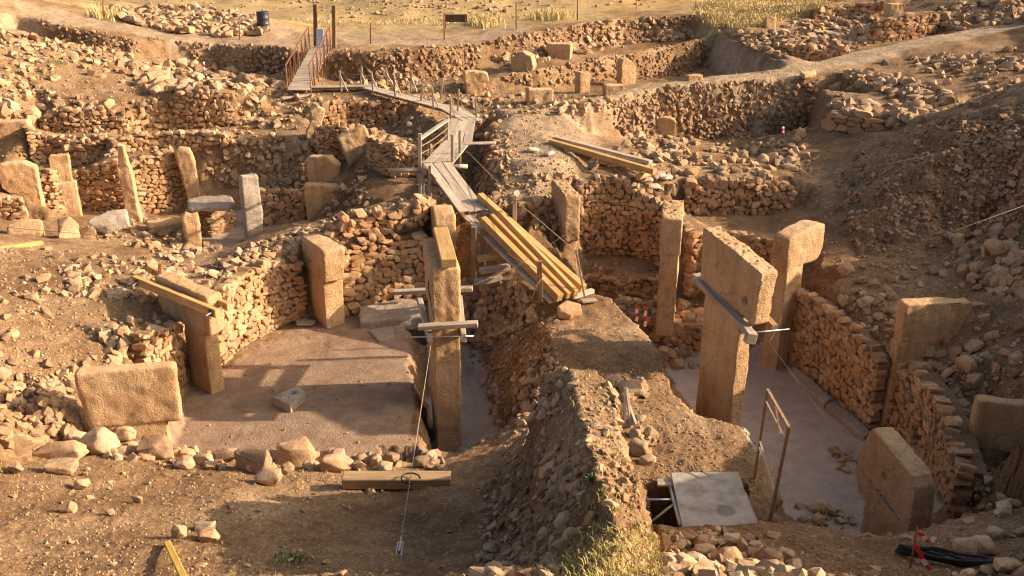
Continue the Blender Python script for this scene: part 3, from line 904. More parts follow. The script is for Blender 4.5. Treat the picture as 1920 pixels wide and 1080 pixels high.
def tube(name, pts, r, mat, parent=None, sides=6, r_end=None, sag=0.0, smooth=True):
    pts = [Vector(p) for p in pts]
    if sag and len(pts) == 2:
        a, b = pts
        pts = [a.lerp(b, k / 16) - Vector((0, 0, sag * 4 * (k / 16) * (1 - k / 16))) for k in range(17)]
    inv = root_inv(parent) if parent is not None else None
    org = Vector((0, 0, 0)) if parent is not None else pts[0].copy()
    vs, fs = [], []
    n = len(pts)
    prev = None
    for i, p in enumerate(pts):
        t = (pts[min(i + 1, n - 1)] - pts[max(i - 1, 0)]).normalized()
        ref = prev if prev is not None else (Vector((0, 0, 1)) if abs(t.z) < 0.95 else Vector((1, 0, 0)))
        a = (ref - t * ref.dot(t)).normalized()
        prev = a
        b = t.cross(a)
        rr = r if r_end is None else r + (r_end - r) * i / (n - 1)
        for k in range(sides):
            an = 2 * math.pi * k / sides
            q = p + (a * math.cos(an) + b * math.sin(an)) * rr
            vs.append(inv @ q if inv is not None else q - org)
    for i in range(n - 1):
        for k in range(sides):
            k2 = (k + 1) % sides
            fs.append((i * sides + k, i * sides + k2, (i + 1) * sides + k2, (i + 1) * sides + k))
    fs.append(tuple(range(sides))[::-1])
    fs.append(tuple((n - 1) * sides + k for k in range(sides)))
    o = mesh_obj(name, vs, fs, mat, parent, smooth)
    if parent is None:
        o.location = org
    return o

# ------------------------------------------------------------------ stone shapes
def stone_mesh(seed, kind='rough', detail=0):
    r = random.Random(seed)
    bm = bmesh.new()
    if kind == 'wall':                          # squarish walling stone: a cube with knocked-off corners
        bmesh.ops.create_cube(bm, size=1.0)
        bmesh.ops.subdivide_edges(bm, edges=list(bm.edges), cuts=2, use_grid_fill=True)
        e = r.uniform(0.12, 0.34)
        for v in bm.verts:
            c = v.co.copy()
            sph = c.normalized() * 0.62
            v.co = c.lerp(sph, e)
        for k in range(r.randint(3, 6)):
            d = Vector((r.choice((-1, 1)) * r.uniform(0.3, 1), r.uniform(-0.4, 0.4), r.choice((-1, 1)) * r.uniform(0.2, 1))).normalized()
            h = r.uniform(0.36, 0.56)
            for v in bm.verts:
                q = v.co.dot(d)
                if q > h:
                    v.co -= d * (q - h) * 0.9
        sk = r.uniform(-0.18, 0.18); tp = r.uniform(-0.18, 0.18)
        for v in bm.verts:
            v.co.x += v.co.z * sk
            v.co.z *= 1 + v.co.x * tp
            v.co += Vector((r.uniform(-1, 1), r.uniform(-1, 1), r.uniform(-1, 1))) * 0.035
        bmesh.ops.triangulate(bm, faces=list(bm.faces))
    else:                                       # broken, angular field stone
        pts = []
        n = r.randint(13, 20) if detail == 0 else r.randint(22, 32)
        for k in range(n):
            d = Vector((r.gauss(0, 1), r.gauss(0, 1), r.gauss(0, 1))).normalized()
            e = r.uniform(0.55, 0.85)
            d = Vector([math.copysign(abs(x) ** e, x) for x in d])
            pts.append(d * r.uniform(0.42, 0.55))
        for p in pts:
            bm.verts.new(p)
        res = bmesh.ops.convex_hull(bm, input=list(bm.verts))
        bmesh.ops.delete(bm, geom=list({g for g in res['geom_interior'] + res['geom_unused'] if isinstance(g, bmesh.types.BMVert)}), context='VERTS')
        if detail:
            bmesh.ops.bevel(bm, geom=list(bm.edges), offset=0.022, segments=1, affect='EDGES', profile=0.55)
            bmesh.ops.triangulate(bm, faces=list(bm.faces))
            bmesh.ops.subdivide_edges(bm, edges=[e for e in bm.edges if e.calc_length() > 0.16], cuts=2, use_grid_fill=True)
            bmesh.ops.triangulate(bm, faces=list(bm.faces))
            co = np.array([v.co[:] for v in bm.verts])
            bm.normal_update()
            d = fbm(co * 5.0 + seed * 3.1, 4, seed) * 0.03
            for v, q in zip(bm.verts, d):
                v.co += v.normal * float(q)
    bm.normal_update()
    me = bpy.data.meshes.new('stone')
    bm.to_mesh(me)
    bm.free()
    me.polygons.foreach_set('use_smooth', [True] * len(me.polygons))
    me.update()
    me.set_sharp_from_angle(angle=math.radians(34 if kind != 'wall' else 38))
    return me

WALLST = [stone_mesh(100 + k, 'wall') for k in range(28)]
ROUGH = [stone_mesh(200 + k, 'rough') for k in range(24)]
ROCKS = [stone_mesh(300 + k, 'rough', 1) for k in range(16)]
for me in WALLST:
    me.materials.append(M['wall_stone'])
for me in ROUGH + ROCKS:
    me.materials.append(M['rock'])
def mesh_np(me):
    co = np.empty(len(me.vertices) * 3)
    me.vertices.foreach_get('co', co)
    bmx = bmesh.new(); bmx.from_mesh(me); bmesh.ops.triangulate(bmx, faces=list(bmx.faces))
    tr = np.array([[v.index for v in f.verts] for f in bmx.faces])
    bmx.free()
    return co.reshape(-1, 3), tr
ROUGH_NP = [mesh_np(m) for m in ROUGH]
WALL_NP = [mesh_np(m) for m in WALLST]
def _pebble(seed):
    r = np.random.RandomState(seed)
    bm = bmesh.new(); bmesh.ops.create_icosphere(bm, subdivisions=1, radius=0.5)
    for v in bm.verts:
        v.co *= r.uniform(0.75, 1.15)
    me = bpy.data.meshes.new('pebble'); bm.to_mesh(me); bm.free()
    out = mesh_np(me); bpy.data.meshes.remove(me)
    return out
PEBBLES = [_pebble(k) for k in range(8)]

def joined(name, items, lib, mat, parent=None, sharp=34):
    """many small stones as one mesh: items = (variant, matrix 4x4 numpy, tint)"""
    vs, fs, tn, off = [], [], [], 0
    for (k, m, t) in items:
        co, tr = lib[k % len(lib)]
        c = co @ m[:3, :3].T + m[:3, 3]
        vs.append(c); fs.append(tr + off); tn.append(np.full(len(co), t))
        off += len(co)
    V = np.concatenate(vs); T = np.concatenate(fs); A = np.concatenate(tn)
    me = bpy.data.meshes.new(name)
    me.vertices.add(len(V)); me.vertices.foreach_set('co', V.ravel())
    me.loops.add(len(T) * 3); me.loops.foreach_set('vertex_index', T.ravel().astype(np.int32))
    me.polygons.add(len(T)); me.polygons.foreach_set('loop_start', np.arange(0, len(T) * 3, 3, dtype=np.int32))
    me.polygons.foreach_set('use_smooth', np.ones(len(T), bool))
    me.update(calc_edges=True)
    if sharp:
        me.set_sharp_from_angle(angle=math.radians(sharp))
    at = me.attributes.new('tint', 'FLOAT', 'POINT')
    at.data.foreach_set('value', A.astype(np.float32))
    me.materials.append(mat)
    return link(name, me, parent)

# ------------------------------------------------------------------ dry-stone walls, stone by stone
def build_wall(key, label, sl, ch, wild, v):
    base = Vector((v[0][0], v[0][1], min(a[2] for a in v)))
    root = empty('dry_stone_wall', base, label, 'stone wall')
    ns = polyline_normals(v, FACING.get(key, (0, 0)))
    seg = [0.0]
    for a, b in zip(v[:-1], v[1:]):
        seg.append(seg[-1] + math.hypot(b[0] - a[0], b[1] - a[1]))
    tot = seg[-1]
    def at(s):
        s = min(max(s, 0), tot)
        i = max(k for k in range(len(seg) - 1) if seg[k] <= s + 1e-9)
        f = (s - seg[i]) / max(seg[i + 1] - seg[i], 1e-6)
        a, b = v[i], v[i + 1]
        p = [a[k] + (b[k] - a[k]) * f for k in range(4)]
        n = ns[i].lerp(ns[i + 1], f).normalized()
        return p, n
    # earth core the stones are set in
    vs, fs = [], []
    N = max(6, int(tot / 0.15))
    for k in range(N + 1):
        p, n = at(tot * k / N)
        q = Vector((p[0], p[1], 0)) - n * 0.02
        bk = Vector((p[0], p[1], 0)) - n * 0.45
        if key == 'wall_w':
            bk = Vector((p[0], p[1], 0)) - n * 0.75
        zt = p[3] - 0.06 + rnd.uniform(-.03, .02)
        for (qq, z) in ((q, p[2] - 0.2), (q, zt), (bk, zt), (bk, p[2] - 0.2)):
            vs.append(Vector((qq.x, qq.y, z)) - base)
    for k in range(N):
        a, b = k * 4, k * 4 + 4
        fs += [(a, b, b + 1, a + 1), (a + 1, b + 1, b + 2, a + 2), (a + 2, b + 2, b + 3, a + 3)]
    fs += [(0, 1, 2, 3), (N * 4 + 3, N * 4 + 2, N * 4 + 1, N * 4)]
    mesh_obj('core', vs, fs, M['core'], root)
    c = 0.0
    maxh = max(a[3] - a[2] for a in v)
    count = 0
    extra = []
    row = 0
    while c < maxh:
        h = ch * rnd.uniform(0.72, 1.35)
        s = rnd.uniform(-0.5, 0) * sl
        while s < tot:
            k = 0.88 * (rnd.choice((rnd.uniform(0.4, 0.75), rnd.uniform(0.75, 1.15), rnd.uniform(1.0, 1.6))))
            ln = sl * k
            sc = min(s + ln / 2, tot)
            p, n = at(sc)
            ht = p[3] - p[2]
            if c + h * 0.5 < ht + rnd.uniform(-0.05, 0.08) * (1 + wild):
                t = Vector((-n.y, n.x, 0))
                hh = h * rnd.uniform(1 - 0.2 * wild, 1.04 + 0.3 * wild)
                if rnd.random() < 0.07: hh *= 1.55
                ll = ln * rnd.uniform(1 - 0.12 * wild, 1.05)
                dp = rnd.uniform(0.24, 0.34)
                out = -0.05 + rnd.gauss(0, 0.016 + 0.02 * wild)
                z = p[2] + c + h / 2 + rnd.gauss(0, 0.012 + 0.022 * wild) - 0.03
                pos = Vector((p[0], p[1], 0)) + n * out - base
                pos.z = z - base.z
                R = Matrix((t, -n, Vector((0, 0, 1)))).transposed()
                R = R @ Euler((rnd.gauss(0, 0.05 + 0.1 * wild), rnd.gauss(0, 0.04 + 0.14 * wild), rnd.gauss(0, 0.05 + 0.12 * wild))).to_matrix()
                flip = Euler((rnd.choice((0, math.pi)), 0, rnd.choice((0, math.pi)))).to_matrix()
                m = Matrix.Translation(pos) @ R.to_4x4() @ Matrix.Diagonal((ll * 1.04, dp, hh * 1.05, 1)) @ flip.to_4x4()
                if count < 298:
                    o = link('stone', rnd.choice(WALLST), root)
                    o.matrix_local = m
                    count += 1
                else:
                    extra.append((rnd.randrange(20), np.array(m), rnd.random()))
            s += ln
        c += h * 0.96
        row += 1
    if extra:
        o = joined('small_stones', extra, WALL_NP, M['rubble'], root)
        o['kind'] = 'stuff'
    return root

# ------------------------------------------------------------------ monoliths
def remesh(me, voxel):
    o = bpy.data.objects.new('tmp', me)
    tmpcol.objects.link(o)
    md = o.modifiers.new('r', 'REMESH')
    md.mode = 'VOXEL'
    md.voxel_size = voxel
    md.use_smooth_shade = True
    dg = bpy.context.evaluated_depsgraph_get()
    out = bpy.data.meshes.new_from_object(o.evaluated_get(dg))
    bpy.data.objects.remove(o, do_unlink=True)
    bpy.data.meshes.remove(me)
    return out
tmpcol = col

def carve(me, seed, amp=0.02, pits=False, holes=(), rough=1.0):
    n = len(me.vertices)
    co = np.empty(n * 3); me.vertices.foreach_get('co', co); co = co.reshape(-1, 3)
    no = np.empty(n * 3); me.vertices.foreach_get('normal', no); no = no.reshape(-1, 3)
    d = fbm(co * 1.6 + seed * 5.3, 4, seed) * amp * 1.7 + fbm(co * 8 + seed, 3, seed + 3) * amp * 0.55 * rough
    chip = np.clip(fbm(co * 3.3 + seed * 1.7, 3, seed + 9) - 0.55, 0, 1)
    d = d - chip * amp * 1.2
    if pits:
        top = no[:, 2] > 0.6
        q = co * np.array([8.0, 8.0, 0.5]) + seed
        cn = cellnoise(np.stack([q[:, 0], q[:, 1], q[:, 2] * 0], 1), seed)
        d = d - np.where(top, np.clip(cn - 0.45, 0, 1) * 0.13, 0)
    for (hx, hy, hz, r, dep) in holes:
        rr = np.sqrt((co[:, 0] - hx) ** 2 + (co[:, 1] - hy) ** 2 + (co[:, 2] - hz) ** 2)
        d = d - dep * np.clip(1 - (rr / r) ** 2, 0, 1) ** 0.5
    co = co + no * d[:, None]
    me.vertices.foreach_set('co', co.ravel())
    me.update()
    return me

def prism(outline, y0, y1, taper=0.0):
    """outline in (x,z); y0..y1 thickness"""
    bm = bmesh.new()
    cx = sum(p[0] for p in outline) / len(outline)
    a = [bm.verts.new((p[0], y0, p[1])) for p in outline]
    b = [bm.verts.new((p[0], y1, p[1])) for p in outline]
    bm.faces.new(a)
    bm.faces.new(b[::-1])
    n = len(outline)
    for i in range(n):
        j = (i + 1) % n
        bm.faces.new((a[j], a[i], b[i], b[j]))
    bmesh.ops.recalc_face_normals(bm, faces=list(bm.faces))
    me = bpy.data.meshes.new('prism')
    bm.to_mesh(me)
    bm.free()
    return me

PSEED = [0]
def stone_part(name, outline, th, mat, parent, voxel=0.045, amp=0.018, pits=False, holes=(), ycen=0.0, rough=1.0):
    PSEED[0] += 1
    me = carve(remesh(prism(outline, ycen - th / 2, ycen + th / 2), voxel), PSEED[0], amp, pits, holes, rough)
    me.materials.clear()
    me.materials.append(mat)
    me.polygons.foreach_set('use_smooth', [True] * len(me.polygons))
    return link(name, me, parent)

def t_pillar(label, A, B, zbase, th, head_h, shaft=(0.15, 0.85), pits=False, holes=(), mat='pillar', sth=None, head_outline=None,
             slant=(0.0, 0.0), voxel=0.045, base_shift=0.0, group=None, name='carved_monolith', slip=(0, 0)):
    """T-shaped monolith: A,B = picture points with heights of the two ends of the head's top"""
    a, b = W(*A), W(*B)
    d = Vector((b.x - a.x, b.y - a.y, 0))
    ln = d.length
    yaw = math.atan2(d.y, d.x)
    za, zb = A[2] - zbase, B[2] - zbase
    root = empty(name, (a.x, a.y, zbase), label, 'monolith', group, (0, 0, yaw))
    if head_outline:
        ho = [(x * ln, za + (zb - za) * x + z) for (x, z) in head_outline]
    else:
        ho = [(0.0 + slant[0] * 0.0, za - 0.03), (0.04 * ln, za), (0.96 * ln, zb), (ln, zb - 0.04), (ln - slant[1], zb - head_h), (slant[0], za - head_h)]
    stone_part('head', ho, th, M[mat], root, voxel, 0.016, pits, holes, slip[1])
    s0, s1 = shaft[0] * ln, shaft[1] * ln
    zt0, zt1 = za + (zb - za) * shaft[0] - head_h + 0.06, za + (zb - za) * shaft[1] - head_h + 0.06
    stone_part('shaft', [(s0 + base_shift, -0.35), (s1 + base_shift, -0.35), (s1, zt1), (s0, zt0)], sth or th * 0.9, M[mat], root, voxel, 0.014)
    return root
# ------------------------------------------------------------------ the big T-shaped pillars
t_pillar('tallest pitted-top pillar, clamped under its head, standing on the pale floor',
         (1331,423,5.15), (1444,508,4.75), 0.0, 0.42, 1.24, (0.13, 0.73), pits=True, holes=((1.62, -0.21, 3.92, 0.095, 0.16),), voxel=0.034, slant=(0.06, 0.1), base_shift=-0.05)
t_pillar('tall narrow pillar standing in the deep trench with a yellow beam on its head',
         (818,446,4.65), (835,503,4.6), 0.0, 0.62, 1.36, (0.3, 0.94), sth=0.6, slant=(0.1, 0.0), voxel=0.04)
t_pillar('T-shaped pillar with its head clamped between two yellow timbers, beside the brown floor',
         (303,512,3.8), (402,553,3.75), 1.2, 0.42, 0.98, (0.46, 0.84), slant=(0.05, 0.05))
t_pillar('broad rectangular T-pillar head half buried behind the kerb of boulders',
         (141,694,3.45), (329,680,3.42), 1.2, 0.32, 1.22, (0.06, 0.83), slant=(0.1, 0.02), sth=0.3)
t_pillar('upright T-shaped pillar set into the dry-stone wall beside the wide threshold slab',
         (583,437,3.52), (626,468,3.5), 1.2, 0.6, 0.92, (0.12, 0.84), slant=(0.0, 0.08))
t_pillar('round-topped pillar rising directly behind the trench pillar, next to the old walkway',
         (824,374,4.1), (834,398,4.08), 1.35, 0.6, 1.2, (0.15, 0.9), slant=(0.1, 0.0),
         head_outline=[(0.0, -0.25), (0.25, -0.06), (0.6, 0.0), (0.9, -0.12), (1.0, -0.35), (0.97, -1.2), (0.03, -1.2)])
t_pillar('pitted-top pillar with a chipped head at the niche, beside the timber ramp',
         (1048,336,4.4), (1074,366,4.32), 0.95, 0.46, 1.4, (0.22, 0.93), pits=True, voxel=0.034, base_shift=0.1)
t_pillar('slim pitted-top pillar standing free on the stone bench beside the niche',
         (1263,374,4.2), (1260,409,4.15), 1.0, 0.55, 1.05, (0.2, 0.96), pits=True, voxel=0.034, sth=0.5)
t_pillar('T-shaped pillar at the end of the long shaded wall, its rough side half in sun',
         (1466,441,3.9), (1532,414,3.92), 0.05, 0.52, 1.0, (0.04, 0.52), slant=(0.0, 0.1),
         head_outline=[(0.0, -0.06), (0.08, 0.0), (0.75, 0.06), (1.0, -0.04), (1.02, -0.75), (0.9, -1.0), (0.0, -1.0)])
t_pillar('cracked T-shaped pillar set in the shaded wall with a sunlit flat top',
         (1690,567,3.35), (1820,562,3.3), 0.05, 0.36, 1.02, (0.0, 0.62), base_shift=-0.06,
         head_outline=[(0.0, -0.04), (0.04, 0.0), (0.95, 0.03), (1.02, -0.08), (0.8, -0.85), (0.72, -1.0), (0.02, -1.04)])
t_pillar('shaded T-shaped pillar head at the outer edge of the deep enclosure, above a dark gap',
         (1832,744,2.66), (1965,758,2.64), 0.9, 0.32, 1.1, (0.18, 0.4), sth=0.26)
t_pillar('big smooth slab-shaped pillar with a small round hole beside the coil of black cable',
         (1652,797,2.92), (1738,905,2.62), 0.0, 0.42, 1.45, (0.1, 0.95), holes=((0.6, -0.21, 2.2, 0.085, 0.16),), voxel=0.035,
         head_outline=[(0.0, -0.1), (0.05, 0.0), (0.3, 0.02), (0.9, 0.06), (1.0, -0.1), (1.02, -0.9), (0.9, -1.5), (-0.05, -1.5), (-0.2, -1.15), (-0.22, -0.95)])

# ------------------------------------------------------------------ single standing slabs: picture box, foot height, thickness, turn
def monolith(label, x0, x1, y0, y1, zb, th, turn=0.0, lean=0.0, pitch=0.0, outline=None, mat='pillar', name='standing_stone', cat='standing stone', group=None, voxel=0.05, sink=0.25, amp=0.02):
    """outline in fractions of the box (x 0..1, z 0..1); parts: list of outlines"""
    c = W((x0 + x1) / 2, y1, zb)
    ct = math.cos(math.radians(turn)); sn = abs(math.sin(math.radians(turn)))
    span = (x1 - x0) / F * c.y / (CT - ((y0 + y1) / 2 - CY) / F * ST)
    wd = max((span - th * sn) / max(ct, 0.4), 0.15)
    ht = zat(y0, c.y + th * 0.5) - zb
    root = empty(name, c + Vector((0, th / 2, 0)), label, cat, group, Euler((math.radians(pitch), math.radians(lean), math.radians(turn))))
    parts = outline or {'body': [(0.03, 1.0), (0.97, 1.0), (1, 0.95), (1, 0), (0, 0), (0, 0.95)]}
    for nm, ol in parts.items():
        pts = [((x - 0.5) * wd, z * ht - (sink if z <= 0.001 else 0)) for (x, z) in ol]
        stone_part(nm, pts, th, M[mat], root, voxel, amp)
    return root
HEADED = lambda hx0, hx1, hz, sx0, sx1: {'head': [(hx0 + .03, 1), (hx1 - .03, 1), (hx1, .96), (hx1, hz), (hx0, hz), (hx0, .96)], 'shaft': [(sx0, hz + .03), (sx1, hz + .03), (sx1, 0), (sx0, 0)]}

monolith('square free-standing pillar of grey stone on the bare pit floor', 455, 496, 327, 457, 1.5, 0.42, 28, mat='pillar_grey')
monolith('short broken pillar stub with jagged top beside the small square masonry plinth', 343, 378, 396, 466, 1.6, 0.28, 18, outline={'body': [(0.0, 0.9), (0.3, 1.0), (0.55, 0.93), (1, 0.96), (1, 0), (0.2, 0)]})
monolith('tall slim pillar leaning against the enclosure wall above the flat slab', 347, 381, 276, 396, 1.5, 0.35, 12, lean=-4, outline={'body': [(0, 0.96), (0.3, 1.0), (0.85, 0.98), (1, 0.8), (1, 0), (0.25, 0)]})
monolith('slim two-piece pillar with a thin upper stone beside the long fallen stone', 232, 263, 268, 413, 1.75, 0.3, 8, outline={'head': [(0.12, 0.7), (0.2, 1), (0.62, 0.97), (0.75, 0.7)], 'shaft': [(0.02, 0.73), (0.85, 0.73), (1, 0), (0.1, 0)]})
monolith('double-stepped slim pillar standing in the wall niche', 104, 149, 290, 402, 2.15, 0.4, 20, outline=HEADED(0, 0.9, 0.52, 0.25, 1.0))
monolith('bulky pillar with a wide stepped head beside the low wall stub', 3, 80, 303, 407, 2.4, 0.5, 16, outline={'head': [(0.05, 0.9), (0.2, 1), (0.7, 1), (0.98, 0.9), (1, 0.42), (0.25, 0.42), (0.1, 0.55)], 'shaft': [(0.28, 0.46), (0.98, 0.46), (0.98, 0), (0.4, 0)]})
monolith('pillar with a big overhanging block head at the edge of the upper terrace', -32, 61, 226, 302, 3.3, 0.55, 14, outline=HEADED(0, 1, 0.34, 0.62, 0.97))
monolith('broad flat block pillar at the side of the pillared enclosure', 573, 646, 342, 418, 1.75, 0.42, 6, outline={'body': [(0.0, 0.95), (0.06, 1.0), (0.9, 0.93), (1, 0.88), (0.97, 0), (0.02, 0)]})
monolith('squat tapered block behind the broad flat block pillar', 577, 640, 292, 346, 2.9, 0.4, -12, outline={'body': [(0.0, 0.9), (0.08, 0.97), (0.7, 1.0), (1, 0.72), (0.85, 0.0), (0.0, 0.0)]})
monolith('leaning jagged pillar with a notched head above the small pit', 567, 606, 196, 272, 3.75, 0.4, 15, lean=9, outline={'head': [(0.25, 0.6), (0.1, 0.85), (0.5, 1.0), (0.95, 0.9), (0.8, 0.58)], 'shaft': [(0.0, 0.3), (0.25, 0.63), (0.8, 0.63), (0.75, 0.0), (0.2, 0.0)]})
monolith('large block tilted on its edge in the small pit', 640, 702, 240, 296, 3.55, 0.55, 14, lean=-14, outline={'body': [(0.0, 0.82), (0.05, 0.9), (0.95, 1.0), (1, 0.9), (0.98, 0.15), (0.1, 0.0)]})
monolith('weathered stump pillar with a flared top beside the bend of the walkway', 867, 917, 131, 184, 4.4, 0.6, 10, outline={'head': [(0.0, 0.95), (0.3, 1.0), (0.95, 0.92), (1, 0.6), (0.0, 0.55)], 'shaft': [(0.05, 0.6), (0.85, 0.6), (0.8, 0), (0.08, 0)]})
monolith('low squared block lying half buried at the end of the dirt path', 985, 1038, 165, 196, 4.45, 0.6, 10)
monolith('short upright pillar with a rounded top standing in the trench behind the path', 1077, 1108, 134, 177, 4.38, 0.5, 22, outline={'body': [(0.0, 0.9), (0.15, 1.0), (0.8, 0.98), (1, 0.9), (0.95, 0), (0.05, 0)]})
monolith('pentagonal standing stone leaning a little beside the dirt path', 1152, 1192, 108, 161, 4.35, 0.5, 26, lean=3, outline={'body': [(0.0, 0.78), (0.1, 0.95), (0.4, 1.0), (0.95, 0.75), (1, 0.1), (0.8, 0), (0.15, 0)]})
monolith('humped half-sunk boulder pillar behind the far baulk', 956, 1008, 95, 127, 5.1, 0.8, -14, outline={'body': [(0.0, 0.4), (0.3, 0.95), (0.55, 1.0), (0.9, 0.7), (1, 0.1), (0.9, 0), (0, 0)]})
monolith('squared pillar head propped on a wooden beam behind the far baulk', 1026, 1076, 81, 104, 5.35, 0.8, -12)
monolith('low slab block lying across the dirt path edge', 1130, 1172, 158, 172, 4.75, 0.6, 8, name='stone_block', cat='stone block')
monolith('small squared block set on the dirt path crest', 1284, 1318, 140, 154, 5.4, 0.5, 14, name='stone_block', cat='stone block')
monolith('small dark standing slab at the foot of the big scarp', 1228, 1268, 218, 252, 3.55, 0.4, -8, outline={'body': [(0.0, 0.97), (0.5, 1.0), (0.9, 0.9), (1, 0.7), (1, 0), (0.08, 0)]})
monolith('pointed slab standing at the corner of the grassy field', 1430, 1456, 30, 64, 6.05, 0.35, 12, outline={'body': [(0.0, 0.85), (0.5, 1.0), (0.9, 0.9), (1, 0), (0.1, 0)]})
monolith('thin upright slab against the sunlit block wall', 1641, 1657, 44, 82, 5.95, 0.3, 15)
monolith('thin leaning slab against the sunlit block wall', 1724, 1744, 42, 78, 6.0, 0.25, 14, lean=-14)
monolith('pale block lying on top of the sunlit block wall', 1664, 1696, 6, 24, 7.05, 0.7, 6, name='stone_block', cat='stone block')

# slabs that lie flat or tilted
def slab(label, corners, th, mat='pillar', name='stone_slab', cat='stone slab', voxel=0.05, amp=0.018, holes=()):
    """corners: picture points with heights of the upper face, in order"""
    w = [W(*c) for c in corners]
    c = sum(w, Vector()) / len(w)
    bm = bmesh.new()
    up = [bm.verts.new(p - c) for p in w]
    lo = [bm.verts.new(p - c + Vector((0, 0, -th))) for p in w]
    bm.faces.new(up); bm.faces.new(lo[::-1])
    n = len(w)
    for i in range(n):
        bm.faces.new((up[i], up[(i + 1) % n], lo[(i + 1) % n], lo[i]))
    bmesh.ops.recalc_face_normals(bm, faces=list(bm.faces))
    me = bpy.data.meshes.new('slab'); bm.to_mesh(me); bm.free()
    PSEED[0] += 1
    me = carve(remesh(me, voxel), PSEED[0], amp, False, holes)
    me.materials.clear(); me.materials.append(M[mat])
    me.polygons.foreach_set('use_smooth', [True] * len(me.polygons))
    o = link(name, me)
    o.location = c
    tag(o, label, cat)
    return o
slab('wide flat threshold slab lying beside the trench pillar', [(674,574,1.52),(735,560,1.54),(795,558,1.54),(795,592,1.5),(674,604,1.42)], 0.4, 'pillar_grey')
slab('thin pale flagstone on the brown floor in front of the threshold slab', [(692,620,1.26),(735,608,1.26),(742,632,1.26),(710,640,1.26)], 0.12, 'pillar_grey')
slab('long flat slab lying on the square masonry plinth', [(350,374,2.85),(372,368,2.85),(432,366,2.85),(441,378,2.85),(425,386,2.85),(352,388,2.85)], 0.2, 'pillar_grey')
slab('tilted pale slab propped over a dark hollow', [(160,412,2.75),(205,392,2.95),(238,392,2.9),(240,410,2.7),(200,424,2.55),(165,422,2.6)], 0.3, 'pillar_grey')
slab('long fallen stone lying along the enclosure wall foot', [(272,412,1.95),(340,404,1.95),(342,416,1.9),(278,426,1.9)], 0.45)
slab('weathered broken slab standing in the rim rubble beside the yellow plank', [(106,408,3.2),(128,402,3.3),(150,418,3.1),(148,430,2.9),(110,440,2.9)], 0.9)
slab('pale wedge-shaped stone beside the weathered broken slab', [(150,424,2.9),(170,420,3.0),(184,428,2.9),(190,452,2.5),(148,455,2.5)], 0.7)
slab('broad low block half buried beside the yellow plank', [(12,422,3.0),(40,408,3.1),(78,412,3.05),(80,432,2.95),(14,440,2.9)], 0.7)
slab('grey slab shadowing a hollow beside the slim two-piece pillar', [(192,288,3.75),(232,278,3.8),(236,290,3.7),(200,298,3.6)], 0.2, 'pillar_grey')
slab('square capstone on a small stub of masonry near the niche', [(112,256,4.05),(148,252,4.05),(152,268,4.0),(118,274,4.0)], 0.22)
slab('large rounded stone lying at the far end of the flat-topped baulk', [(1044,572,2.72),(1060,563,2.75),(1088,566,2.72),(1094,580,2.66),(1070,588,2.62),(1048,584,2.65)], 0.2)
slab('big grey boulder slab beside the loose stones of the upper slope', [(272,136,5.45),(300,128,5.5),(318,130,5.45),(314,142,5.3),(280,148,5.25)], 0.5)
slab('flat pale stone at the foot of the pillar set in the wall', [(552,600,1.36),(572,594,1.38),(594,600,1.34),(586,608,1.3),(558,608,1.3)], 0.1, 'pillar_grey')
slab('flat stone lying on the dirt path crest beyond the big scarp', [(1500,134,5.78),(1528,130,5.8),(1530,136,5.75),(1508,140,5.72)], 0.18)
slab('long plastered bench strip along the foot of the shaded wall, inner half', [(1476,694,0.2),(1490,684,0.2),(1562,746,0.2),(1546,756,0.2)], 0.3, 'pillar_grey', 'stone_bench', 'bench')
slab('long plastered bench strip along the foot of the shaded wall, outer half', [(1548,758,0.2),(1564,748,0.2),(1636,808,0.2),(1620,820,0.2)], 0.3, 'pillar_grey', 'stone_bench', 'bench')
# block with a drilled hole on the brown floor
bc = [(511,744,1.42),(556,722,1.44),(572,733,1.43),(544,759,1.4)]
bcen = sum((W(*p) for p in bc), Vector()) / 4
hc = W(550,736,1.42) - bcen; hc2 = W(541,745,1.42) - bcen
slab('squared stone block with a drilled hole lying on the bare brown floor', bc, 0.34, 'pillar_grey', 'stone_block', 'stone block', 0.018, 0.008, holes=((hc.x, hc.y, hc.z, 0.075, 0.22), (hc2.x, hc2.y, hc2.z, 0.03, 0.07)))
for w in WALLS:
    build_wall(*w)
# ------------------------------------------------------------------ loose stones and rubble
def rot_np(r):
    q = Quaternion((r.gauss(0, 1), r.gauss(0, 1), r.gauss(0, 1), r.gauss(0, 1))).normalized()
    return q.to_matrix()

def poly_px(poly, n):
    xs = [p[0] for p in poly]; ys = [p[1] for p in poly]
    out = []
    while len(out) < n:
        X = nrs.uniform(min(xs), max(xs), 4 * n); Y = nrs.uniform(min(ys), max(ys), 4 * n)
        k = in_poly(X, Y, poly)
        out += list(zip(X[k], Y[k]))
    return out[:n]

